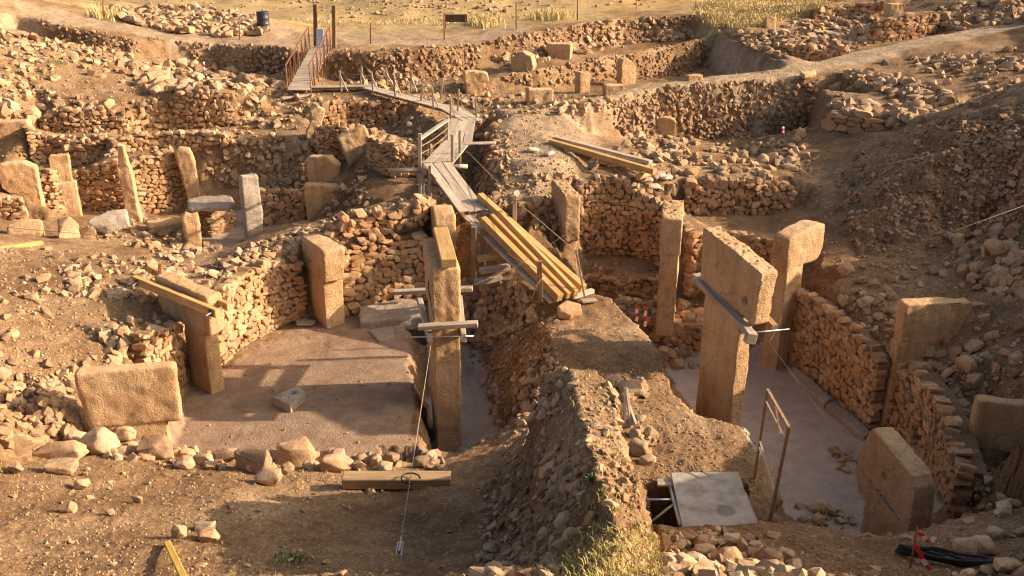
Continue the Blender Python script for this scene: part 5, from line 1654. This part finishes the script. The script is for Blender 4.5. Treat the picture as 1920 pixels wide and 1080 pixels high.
# trestle below the ramp
tr = empty('timber_trestle', W(905,560,1.5), 'dark cribbing of short timbers propping the ramp above the rubble', 'trestle')
for k, (a, b) in enumerate((((895,486,2.95),(940,478,3.0)), ((900,508,2.7),(955,500,2.72)), ((890,530,2.4),(940,520,2.45)))):
    bar('sleeper', W(*a), W(*b), 0.22, 0.14, M['old_wood' if k else 'timber'], tr)
for (x, yt, yb, Y) in ((888,425,560,24.2), (905,430,500,24.6)):
    post(tr, x, yt, yb, Y, 0.14, 'brown_wood')
# stakes with rope along the ramp
st1 = empty('rope_stake', WY(1012,560,21.8), 'grey wooden stake wound with cord on the near side of the timber ramp', 'stake')
post(st1, 1013, 489, 566, 21.8, 0.13, 'brown_wood', -2); tube('cord', [WY(1004,520,21.7), WY(1020,516,21.7), WY(1006,535,21.7), WY(996,565,21.7)], 0.012, M['rope'], st1, 5)
st2 = empty('rope_stake', WY(1096,556,22.4), 'thin slanting stick holding the ramp rope above the baulk', 'stake')
post(st2, 1096, 468, 556, 22.4, 0.05, 'old_wood', -16)
st3 = empty('rope_stake', WY(966,420,25.2), 'squared wooden stake with orange cord above the timber ramp', 'stake')
post(st3, 965, 366, 424, 25.2, 0.11, 'old_wood', 0); tube('cord', [WY(958,376,25.1), WY(972,374,25.1), WY(960,384,25.1)], 0.014, M['rust_pale'], st3, 5)
o = tube('rope', [WY(874,282,29.5), WY(965,374,25.2), WY(1080,472,22.4), WY(1090,520,22.4)], 0.011, M['rope'], None, 6); tag(o, 'slack hemp rope strung from the walkway down to the slanting stick', 'rope')
o = tube('rope', [WY(880,400,25.4), WY(940,470,24.2), WY(1013,508,21.8)], 0.01, M['rope'], None, 6); tag(o, 'hemp rope along the near side of the timber ramp', 'rope')
# beams by the sand bags
dk = empty('plank_deck', W(995,264,4.5), 'weathered board deck carrying a squared beam beside the sandbags', 'deck')
planks(dk, W(1005,262,4.52), W(1222,312,4.3), 2, 0.62, 0.05)
o = bar('timber_beam', W(1032,266,4.62), W(1228,322,4.4), 0.2, 0.18, M['timber']); tag(o, 'long yellow beam lying on the board deck beside the sandbags', 'beam')
o = bar('timber_beam', W(1040,258,4.62), W(1220,304,4.42), 0.22, 0.1, M['old_wood']); tag(o, 'greyer flat beam lying on the board deck', 'beam')
for (a, b, lab) in (((993,268,4.4),(1014,272,4.38),'short yellow block under the upper end of the board deck'), ((1196,332,4.2),(1222,322,4.2),'short yellow block under the lower end of the board deck'), ((1052,310,4.2),(1085,305,4.2),'brown wedge block under the middle of the board deck')):
    o = bar('timber_block', W(*a), W(*b), 0.16, 0.16, M['timber']); tag(o, lab, 'wood block')
def sack(px, py, w, lab, turn):
    p = hit(px, py)
    bm = bmesh.new()
    bmesh.ops.create_uvsphere(bm, u_segments=14, v_segments=9, radius=0.5)
    for v in bm.verts:
        c = v.co
        v.co = Vector((math.copysign(abs(c.x * 2) ** 0.55, c.x) * 0.5, math.copysign(abs(c.y * 2) ** 0.6, c.y) * 0.5, c.z))
        v.co += Vector((rnd.gauss(0, .015), rnd.gauss(0, .015), rnd.gauss(0, .03)))
    me = bpy.data.meshes.new('sandbag'); bm.to_mesh(me); bm.free()
    me.polygons.foreach_set('use_smooth', [True] * len(me.polygons)); me.materials.append(M['sack'])
    o = link('sandbag', me); o.location = p + Vector((0, 0, 0.04)); o.scale = (w * 0.85, w * 0.55, w * 0.26); o.rotation_euler = (rnd.gauss(0, .1), rnd.gauss(0, .1), math.radians(turn))
    tag(o, lab, 'sandbag')
for (px, py, w, lab, t) in ((1212,340,0.55,'white sandbag at the lower end of the deck, lying flattest',20), (1232,330,0.55,'white sandbag tucked under the lower beam end',-30), (1250,335,0.5,'outermost white sandbag below the beam end',40),
   (1225,352,0.5,'lowest white sandbag resting on the wall stones',10), (1150,312,0.55,'white sandbag under the middle of the deck',-10), (1110,305,0.5,'crumpled white sandbag beside the wedge block',60), (1000,283,0.5,'dusty sandbag under the upper end of the deck',10), (1030,290,0.45,'pale torn sack in the shade below the deck',50)):
    sack(px, py, w, lab, t)
# lone squared timber on the near slope, on two short logs
p0, p1 = hit(652,918), hit(832,918)
lg = W(640,895,2.2); 
o = bar('timber_beam', W(642,900,2.12), W(846,900,2.05), 0.3, 0.22, M['dull_timber'], bev=0.02); tag(o, 'lone squared timber with a loop of dark cable, on the near brown slope', 'beam')
for (px, a, lab) in ((692,0.5,'short split log propping one end of the lone timber'), (806,-0.1,'short log stub in shadow under the other end of the lone timber')):
    c = W(px, 925, 1.95)
    o = tube('log', [c + Vector((-0.02, 0.25, 0.0)), c + Vector((0.12 * a, -0.28, -0.02))], 0.1, M['brown_wood'], None, 9); tag(o, lab, 'log')
lp = [W(760 + 16 * math.cos(t) * 1.1 + 10, 897 - 10 * math.sin(t), 2.26) for t in np.linspace(0, 5.2, 16)]
o = tube('cable_loop', lp, 0.015, M['black'], None, 6); tag(o, 'dark cable looped over the lone squared timber', 'cable')
o = bar('yellow_stick', hit(314,1022) + Vector((0, 0, 0.05)), hit(346,1090) + Vector((0, 0, 0.04)), 0.09, 0.05, M['bright_timber']); tag(o, 'bright yellow wooden stick lying on the near slope', 'stick')
o = bar('timber_beam', W(-30,470,3.62), W(78,455,3.35), 0.16, 0.12, M['timber']); tag(o, 'yellow plank lying at the top of the rubble bank', 'beam')

# ------------------------------------------------------------------ clamps on the pillars
c3 = empty('timber_clamp', W(402,575,3.5), 'pair of yellow timbers bolted round the head of the pillar beside the brown floor', 'clamp')
f0, f1 = W(252,524,3.62), W(408,588,3.56); b0, b1 = W(280,504,3.62), W(430,576,3.5)
bar('clamp_beam', f0, f1, 0.13, 0.2, M['timber'], c3); bar('clamp_beam', b0, b1, 0.12, 0.18, M['timber'], c3)
for t in (0.06, 0.95):
    a, b = f0.lerp(f1, t), b0.lerp(b1, t)
    e = (b - a).normalized()
    rod = tube('threaded_rod', [a - e * 0.32, b + e * 0.25], 0.016, M['steel'], c3, 6)
    bar('washer_plate', a - e * 0.09, a - e * 0.075, 0.12, 0.14, M['dark_metal'], rod, bev=0)
    tube('nut', [a - e * 0.13, a - e * 0.09], 0.032, M['steel'], rod, 6)
bar('upright', W(300,520,3.6), W(300,496,3.86), 0.09, 0.09, M['rust'], c3)
cc = empty('timber_clamp', WY(835,630,18.7), 'grey board clamp bolted below the head of the trench pillar', 'clamp')
bar('clamp_board', WY(784,613,18.72), WY(896,607,18.72), 0.2, 0.1, M['old_wood'], cc)
bar('clamp_board', WY(738,548,21.3), WY(886,541,21.3), 0.2, 0.1, M['old_wood'], cc)
for (x0, x1) in ((806, 790), (869, 866)):
    bar('side_beam', WY(x0,634,18.6), WY(x1 - 4,560,21.4), 0.12, 0.2, M['old_wood'], cc)
tube('threaded_rod', [WY(770,632,18.62), WY(888,630,18.62)], 0.015, M['steel'], cc, 6)
o = bar('timber_beam', W(826,433,4.82), W(842,494,4.76), 0.34, 0.2, M['timber'], bev=0.015); tag(o, 'short thick yellow beam tied on the head of the trench pillar', 'beam')
tube('lashing', [WY(806,470,19.9), WY(803,540,19.5), WY(815,600,18.6)], 0.015, M['black'], cc, 5)
cl = empty('timber_clamp', W(1410,628,3.36), 'grey timber clamp with threaded rods below the head of the tallest pillar', 'clamp')
bar('clamp_beam', W(1306,523,3.86), W(1412,630,3.36), 0.18, 0.14, M['old_wood'], cl)
bar('clamp_beam', W(1356,513,3.86), W(1452,614,3.36), 0.16, 0.14, M['brown_wood'], cl)
bar('cross_block', W(1300,520,3.84), W(1368,508,3.86), 0.15, 0.12, M['old_wood'], cl); bar('end_block', W(1398,632,3.38), W(1416,634,3.34), 0.17, 0.24, M['old_wood'], cl)
tube('threaded_rod', [W(1376,627,3.39), W(1480,617,3.38)], 0.014, M['steel'], cl, 6)

# ------------------------------------------------------------------ cover board over the pit shaft, rusty gate frame
cv = [W(1258,886,2.12), W(1384,884,2.1), W(1418,982,2.06), W(1280,990,2.06)]
cc0 = sum(cv, Vector()) / 4
bm = bmesh.new()
u_ = [bm.verts.new(p - cc0) for p in cv]; l_ = [bm.verts.new(p - cc0 - Vector((0, 0, 0.05))) for p in cv]
bm.faces.new(u_[::-1]); bm.faces.new(l_)
for i in range(4):
    bm.faces.new((u_[i], u_[(i + 1) % 4], l_[(i + 1) % 4], l_[i]))
bmesh.ops.recalc_face_normals(bm, faces=list(bm.faces))
bmesh.ops.bevel(bm, geom=list(bm.edges), offset=0.006, segments=1, affect='EDGES')
me = bpy.data.meshes.new('cover_board'); bm.to_mesh(me); bm.free(); me.materials.append(M['board'])
o = link('cover_board', me); o.location = cc0; tag(o, 'grey cement board with a dark stain covering the square shaft', 'board')
bfr = empty('shaft_frame', W(1255,930,1.9), 'steel and timber frame under the cement board over the dark shaft', 'frame')
tube('steel_pipe', [W(1252,895,2.0), W(1276,985,2.0)], 0.04, M['steel'], bfr, 8)
tube('steel_pipe', [W(1206,937,2.0), W(1262,937,2.0)], 0.025, M['steel'], bfr, 8)
bar('timber', W(1232,905,2.02), W(1268,905,2.04), 0.22, 0.05, M['old_wood'], bfr)
bar('timber', W(1396,925,2.0), W(1420,985,1.96), 0.05, 0.08, M['old_wood'], bfr)
tube('rope', [W(1222,978,1.98), W(1250,955,2.0), W(1278,935,2.02)], 0.02, M['rope'], bfr, 6)
gf = empty('rusty_gate_frame', WY(1410,935,14.9), 'rusty thin steel gate frame standing at the platform edge', 'frame')
gl0, gl1 = WY(1408,938,14.9), WY(1439,730,14.9)
gr0, gr1 = WY(1443,978,13.9), WY(1479,800,13.9)
bar('post', gl0, gl1, 0.04, 0.04, M['rust_pale'], gf, bev=0); bar('post', gr0, gr1, 0.05, 0.05, M['rust_pale'], gf, bev=0)
bar('top_bar', gl1, gr1, 0.05, 0.03, M['rust_pale'], gf, bev=0)
bar('brace', gl0.lerp(gl1, 0.9), gr0.lerp(gr1, 0.86), 0.03, 0.02, M['rust_pale'], gf, bev=0)
bar('brace', gl1.lerp(gr1, 0.35), gl0.lerp(gl1, 0.8).lerp(gr0.lerp(gr1, 0.85), 0.75), 0.025, 0.02, M['rust_pale'], gf, bev=0)
bar('brace', gl0.lerp(gl1, 0.55), gr0.lerp(gr1, 0.3), 0.035, 0.02, M['old_wood'], gf, bev=0)
bar('brace', gl0.lerp(gl1, 0.5), gr0.lerp(gr1, 0.2), 0.03, 0.02, M['rust_pale'], gf, bev=0)
# wooden stakes leaning on the ridge
sk = empty('stake_bundle', W(1170,790,2.1), 'bundle of three pale wooden stakes leaning at the ridge foot', 'stakes')
for (a, b) in (((1163,800),(1164,726)), ((1176,802),(1167,728)), ((1184,795),(1166,745))):
    bar('stake', WY(a[0] + 8, a[1], 16.55), WY(b[0] + 8, b[1], 16.8), 0.06, 0.04, M['old_wood'], sk, bev=0.004)

# ------------------------------------------------------------------ wires
def wire(pts, r, mat, lab, sag=0.0, cat='wire'):
    o = tube('guy_wire', pts, r * 0.62, M[mat], None, 5, sag=sag)
    tag(o, lab, cat)
    return o
ga, gb = WY(808,646,18.6), W(752,1010,2.95)
wire([ga, gb], 0.009, 'wire_pale', 'thin guy wire running from the trench pillar down to the turnbuckle')
tb = empty('turnbuckle', gb, 'long silver turnbuckle at the lower end of the guy wire', 'turnbuckle')
gd = (gb - ga).normalized()
sd = gd.cross(Vector((0, 0, 1))).normalized()
e0, e1 = gb, gb + gd * 0.85
for s in (-1, 1):
    tube('side_bar', [e0 + gd * 0.1 + sd * s * 0.036, e1 - gd * 0.08 + sd * s * 0.036], 0.014, M['steel'], tb, 6)
tube('screw', [e0 - gd * 0.05, e0 + gd * 0.3], 0.016, M['steel'], tb, 6); tube('screw', [e1 - gd * 0.2, e1 + gd * 0.06], 0.016, M['steel'], tb, 6)
for q in (e0 + gd * 0.1, e1 - gd * 0.08):
    tube('yoke', [q - sd * 0.045, q + sd * 0.045], 0.02, M['steel'], tb, 6)
wire([e1, e1 + gd * 1.6], 0.012, 'wire', 'dark anchor cable beyond the turnbuckle')
wire([WY(-40,422,26), WY(345,455,25.2), WY(610,495,23.8)], 0.01, 'wire', 'long dark wire over the pillared enclosure rim to the wall pillar')
wire([WY(640,500,23.7), WY(830,540,20.4)], 0.008, 'wire', 'dark wire between the wall pillar and the trench pillar', 0.05)
wire([WY(860,545,20.3), WY(960,505,22.4), WY(1060,440,25.5)], 0.008, 'wire', 'dark wire from the trench pillar across the timber ramp')
wire([WY(1935,380,22), WY(1570,512,22.6)], 0.007, 'wire_pale', 'pale cord slanting across the earth mound down to the pillar end wall')
wire([WY(1935,252,27), WY(1640,312,27.4), WY(1430,346,28.2)], 0.008, 'wire_pale', 'pale cord strung high across the top of the earth mound')
wire([WY(1060,556,22.4), WY(1180,580,22.8), WY(1310,590,21.4), WY(1378,612,18.9)], 0.008, 'wire', 'dark wire from the ramp foot to the clamp of the tallest pillar')
wire([W(1444,640,3.38), WY(1470,590,22), WY(1510,552,23.2)], 0.005, 'wire', 'thin wire from the tallest pillar clamp up to the wall top')
la, lb = W(1440,640,3.36), W(1712,1010,3.35)
wire([la, lb], 0.01, 'wire', 'guy wire from the tallest pillar past the slab pillar to the shaded ledge')
tb2 = empty('turnbuckle', la.lerp(lb, 0.86), 'dark turnbuckle with cable clips in front of the slab pillar', 'turnbuckle')
ld = (lb - la).normalized(); ls = ld.cross(Vector((0, 0, 1))).normalized()
for s in (-1, 1):
    tube('side_bar', [la.lerp(lb, 0.84) + ls * s * 0.02, la.lerp(lb, 0.9) + ls * s * 0.014], 0.006, M['dark_metal'], tb2, 6)
for t in (0.7, 0.74, 0.78, 0.82, 0.84, 0.93):
    q = la.lerp(lb, t)
    tube('clip', [q - ld * 0.015, q + ld * 0.015], 0.015, M['dark_metal'], tb2, 6)
# rusty stake with barrier tape and a coil of black cable
sp = hit(1707, 1065)
rs = empty('iron_stake', sp, 'rusty iron stake wrapped with red and white tape on the shaded ledge', 'stake')
tube('rod', [sp - Vector((0, 0, 0.3)), sp + Vector((-0.01, 0.0, 0.62))], 0.014, M['rust'], rs, 6)
def ribbon(name, pts, w, mats, parent):
    inv = root_inv(parent)
    for k in range(len(pts) - 1):
        a, b = Vector(pts[k]), Vector(pts[k + 1])
        s = (b - a).cross(Vector((0.3, 1, 0.2))).normalized() * w / 2
        n = (b - a).cross(s).normalized() * 0.002
        vs = [a - s, a + s, b + s, b - s]
        v8 = [inv @ (v + n) for v in vs] + [inv @ (v - n) for v in vs]
        mesh_obj(name, v8, [(0, 1, 2, 3), (7, 6, 5, 4), (0, 4, 5, 1), (1, 5, 6, 2), (2, 6, 7, 3), (3, 7, 4, 0)], M[mats[k % len(mats)]], parent)
tp = sp + Vector((0, -0.02, 0.55))
ribbon('barrier_tape', [tp, tp + Vector((.07, -.03, -.03)), tp + Vector((.1, -.02, -.1)), tp + Vector((.16, -.05, -.1)), tp + Vector((.19, -.05, -.03))], 0.06, ['red', 'white'], rs)
tp = sp + Vector((0, -0.02, 0.3))
ribbon('barrier_tape', [tp + Vector((0, 0, .06)), tp + Vector((.05, -.03, -.02)), tp + Vector((.1, -.04, -.12)), tp + Vector((.16, -.05, -.2)), tp + Vector((.2, -.08, -.25))], 0.06, ['red', 'red', 'white'], rs)
cp = hit(1740, 1050)
coil = empty('cable_coil', cp, 'loose coil of thick black cable on the shaded ledge beside the iron stake', 'cable')
for k in range(4):
    pts = []
    for t in np.linspace(0, 2 * math.pi, 28):
        x = math.cos(t) * (0.42 + 0.05 * k) + 0.06 * k; y = math.sin(t) * (0.13 + 0.03 * k)
        q = cp + Vector((x * 0.8 + y * 0.3 + 0.05, -x * 0.75 + y * 0.6, 0))
        pts.append(Vector((q.x, q.y, height(q.x, q.y) + 0.04 + 0.03 * k + 0.02 * math.sin(3 * t + k))))
    tube('cable_turn', pts, 0.02, M['black'], coil, 6)
tps = empty('tape_flag', WY(1200,575,22.8), 'two red and white tape strips fluttering from the wire by the stone bench', 'tape')
for (x, y0, y1) in ((1193,572,602), (1209,574,612)):
    ribbon('tape_strip', [WY(x + (k % 2) * 2, y0 + (y1 - y0) * k / 4, 22.8) for k in range(5)], 0.07, ['red', 'white'], tps)

# ------------------------------------------------------------------ far things: posts, sign, drum, notice box
for (px, pt, pb) in ((193,-12,35),(320,40,56),(449,36,74),(695,42,82),(833,22,74),(968,4,54),(1083,-8,38),(1193,-14,20),(1305,-10,14)):
    p = hit(px, pb)
    if p is None: continue
    t = WY(px, pt, p.y)
    o = tube('fence_post', [p - Vector((0, 0, 0.2)), t], 0.035, M['rust' if px != 449 else 'brown_wood'], None, 6)
    tag(o, {193: 'thin fence post beyond the track, up from the quarried stone heap', 320: 'thin fence post standing in the quarried stone heap', 449: 'short wooden fence post before the quarried stone heap', 695: 'thin rusty fence post on the track beside the tall wooden gate post',
            833: 'thin rusty fence post just before the brown sign board', 968: 'rusty fence post on the rim behind the humped boulder pillar', 1083: 'rusty fence post on the rim behind the propped pillar head',
            1193: 'thin fence post on the rim above the far baulk trench', 1305: 'thin fence post at the corner of the dry grass field'}[px], 'post', 'fence posts along the far rim')
for (px, pt, pb, r, m, lab) in ((591,8,90,0.11,'rust','tall rusty post at the top of the railing ramp'), (626,10,90,0.11,'brown_wood','tall brown wooden post at the top of the railing ramp')):
    p = WY(px, pb, 45.6); p.z = height(p.x, p.y)
    o = bar('gate_post', p - Vector((0, 0, 0.3)), WY(px, pt, 45.6), r * 1.6, r * 1.6, M[m]); tag(o, lab, 'post')
nb = bar('notice_board', WY(600,88,45.2), WY(600,54,45.2), 0.34, 0.06, M['blue_white'], up=Vector((0, 1, 0))); tag(nb, 'pale blue narrow board fixed at the top end of the ramp', 'board')
sp = hit(853, 52); 
sg = empty('sign_board', sp, 'low brown sign board on two posts beyond the far track', 'sign')
Ys = sp.y
pn = bar('panel', WY(832,34,Ys), WY(876,34,Ys), 0.06, 0.42, M['sign'], sg)
for x in (835, 872):
    post(sg, x, 26, 54, Ys - 0.06, 0.06, 'rust')
bar('edge_rail', WY(831,27,Ys - 0.05), WY(877,27,Ys - 0.05), 0.05, 0.05, M['old_wood'], pn)
dp = hit(495, 57)
dr = empty('oil_drum', dp, 'dark metal drum standing by the heap of quarried stones', 'drum')
prof = [(0.0, 0.0), (0.29, 0.0), (0.3, 0.03), (0.285, 0.06), (0.285, 0.3), (0.3, 0.32), (0.285, 0.34), (0.285, 0.58), (0.3, 0.6), (0.285, 0.62), (0.285, 0.86), (0.3, 0.9), (0.27, 0.9), (0.26, 0.86), (0.0, 0.86)]
vs, fs = [], []
for (r, z) in prof:
    for k in range(20):
        vs.append((r * 1.1 * math.cos(k * math.pi / 10), r * 1.1 * math.sin(k * math.pi / 10), z * 1.05))
for i in range(len(prof) - 1):
    for k in range(20):
        fs.append((i * 20 + k, i * 20 + (k + 1) % 20, (i + 1) * 20 + (k + 1) % 20, (i + 1) * 20 + k))
mesh_obj('body', vs, fs, M['dark_metal'], dr, True)
for (px, pt, pb, Y, lab) in ((382,116,136,44.6,'red and white ranging rod below the far scarp'), (1468,238,252,33.5,'small red tag on the slope at the end of the big scarp'), (781,150,160,41,'small red marker beside the plank walkway')):
    rr = empty('survey_marker', WY(px, pb, Y), lab, 'marker')
    for k in range(4):
        tube('band', [WY(px, pb + (pt - pb) * k / 4, Y), WY(px, pb + (pt - pb) * (k + 1) / 4, Y)], 0.045, M['red' if k % 2 == 0 else 'white'], rr, 8)

# ------------------------------------------------------------------ grass and weeds
def tuft(items, p, n, h, spread, lean=0.5):
    for _ in range(n):
        a = rnd.uniform(0, 6.28)
        b = Vector((rnd.gauss(0, spread), rnd.gauss(0, spread), 0))
        d = Vector((math.cos(a), math.sin(a), 0)) * rnd.uniform(0.1, lean) * h
        hh = h * rnd.uniform(0.5, 1.1)
        items.append((p + b, d, hh, rnd.random()))
def grass(name, label, items, mat, wbase=0.006, kind=True):
    vs, fs, tn = [], [], []
    for (p, d, h, t) in items:
        s = Vector((-d.y, d.x, 0)).normalized() * wbase
        g = Vector((0, 0, -0.02))
        m1 = p + d * 0.35 + Vector((0, 0, h * 0.55)); tip = p + d + Vector((0, 0, h * 0.9))
        k = len(vs)
        vs += [p - s + g, p + s + g, m1 + s * 0.8, m1 - s * 0.8, tip]
        fs += [(k, k + 1, k + 2, k + 3), (k + 3, k + 2, k + 4)]
        tn += [t] * 5
    me = bpy.data.meshes.new(name); me.from_pydata([tuple(v) for v in vs], [], fs); me.update()
    at = me.attributes.new('tint', 'FLOAT', 'POINT'); at.data.foreach_set('value', np.array(tn, np.float32))
    me.materials.append(M[mat])
    o = link(name, me)
    if kind:
        o['kind'] = 'stuff'
    tag(o, label, 'grass')
    return o
it = []
for (px, py) in poly_px([(985,1095),(1040,1030),(1110,990),(1200,985),(1235,1020),(1265,1095)], 420):
    p = hit(px, py)
    if p is not None: tuft(it, p, 6, 0.075, 0.05, 1.2)
for (px, py) in poly_px([(1010,700),(1130,700),(1180,880),(1190,980),(1110,960),(1050,800)], 130):
    p = hit(px, py)
    if p is not None: tuft(it, p, 5, 0.07, 0.05, 1.2)
grass('ridge_grass', 'half-dry grass tufts on the end and crest of the earth ridge', it, 'grass', 0.0045)
it = []
for (px, py) in poly_px([(1300,22),(1340,50),(1400,52),(1450,42),(1500,22),(1600,-5),(1500,-10),(1330,0)], 2300):
    p = hit(px, py)
    if p is not None: tuft(it, p, 6, 0.26, 0.2, 0.7)
grass('dry_grass', 'tall dry yellow grass of the field above the upper enclosure', it, 'dry_grass', 0.02)
it = []
for (px, py) in poly_px([(150,2),(600,44),(800,48),(960,38),(1100,22),(1290,14),(1290,-8),(150,-10)], 1500):
    p = hit(px, py)
    if p is not None and p.y < 66: tuft(it, p, 5, 0.16, 0.25, 0.7)
for (cx0, cy0, rx, n) in ((1035,32,26,160),(910,44,22,120),(200,30,30,60)):
    for _ in range(n):
        p = hit(rnd.gauss(cx0, rx * 0.5), rnd.gauss(cy0, 4))
        if p is not None: tuft(it, p, 6, 0.55, 0.2, 0.5)
grass('dry_grass', 'dry grass along the far rim and the hillside beyond', it, 'dry_grass', 0.02)
it = []
for (px, py) in poly_px([(-100,860),(800,890),(920,1100),(-100,1100)], 160):
    p = hit(px, py)
    if p is not None: tuft(it, p, 4, 0.07, 0.04, 1.3)
for (px, py) in poly_px([(960,190),(1320,148),(1480,128),(1700,85),(1750,75),(1480,140),(1300,156),(1100,195)], 260):
    p = hit(px, py)
    if p is not None: tuft(it, p, 5, 0.12, 0.12, 0.9)
grass('sparse_grass', 'sparse dried grass wisps on the earth slopes and the dirt path', it, 'dry_grass', 0.005)
def weed(px, py, h, n, lab, spread=0.08):
    p = hit(px, py)
    if p is None: return
    root = empty('weed', p, lab, 'plant')
    for _ in range(n):
        a = rnd.uniform(0, 6.28); L_ = h * rnd.uniform(0.5, 1.1)
        b = Vector((rnd.gauss(0, spread), rnd.gauss(0, spread), 0)); b.z = height(p.x + b.x, p.y + b.y) - p.z - 0.01
        d = Vector((math.cos(a), math.sin(a), 0)) * L_ * rnd.uniform(0.3, 0.8); s = Vector((-d.y, d.x, 0)).normalized() * h * 0.12
        m1 = b + d * 0.5 + Vector((0, 0, L_ * 0.6)); t = b + d + Vector((0, 0, L_ * 0.75))
        mesh_obj('leaf', [b, m1 - s, t, m1 + s, m1 + Vector((0, 0, -s.length * 0.3))], [(0, 1, 4), (1, 2, 4), (2, 3, 4), (3, 0, 4)], M['green'], root)
weed(1110,905,0.16,16,'single pale green weed on the crest of the earth ridge',0.02)
weed(550,1052,0.13,60,'dark green leafy weed clump on the near shaded slope',0.12)
weed(103,118,0.2,26,'upper of the small green weed patches on the scree slope',0.2)
weed(92,140,0.18,26,'lower of the small green weed patches on the scree slope',0.22)
weed(292,75,0.2,22,'green weed patch at the edge of the far track',0.25)
weed(604,106,0.22,26,'green weed growing on the far scarp beside the ramp',0.2)
weed(720,331,0.16,20,'green weed on the dirt ledge beside the small pit',0.12)
weed(480,200,0.3,34,'grey-green bush by the loose boards at the ramp foot',0.25)
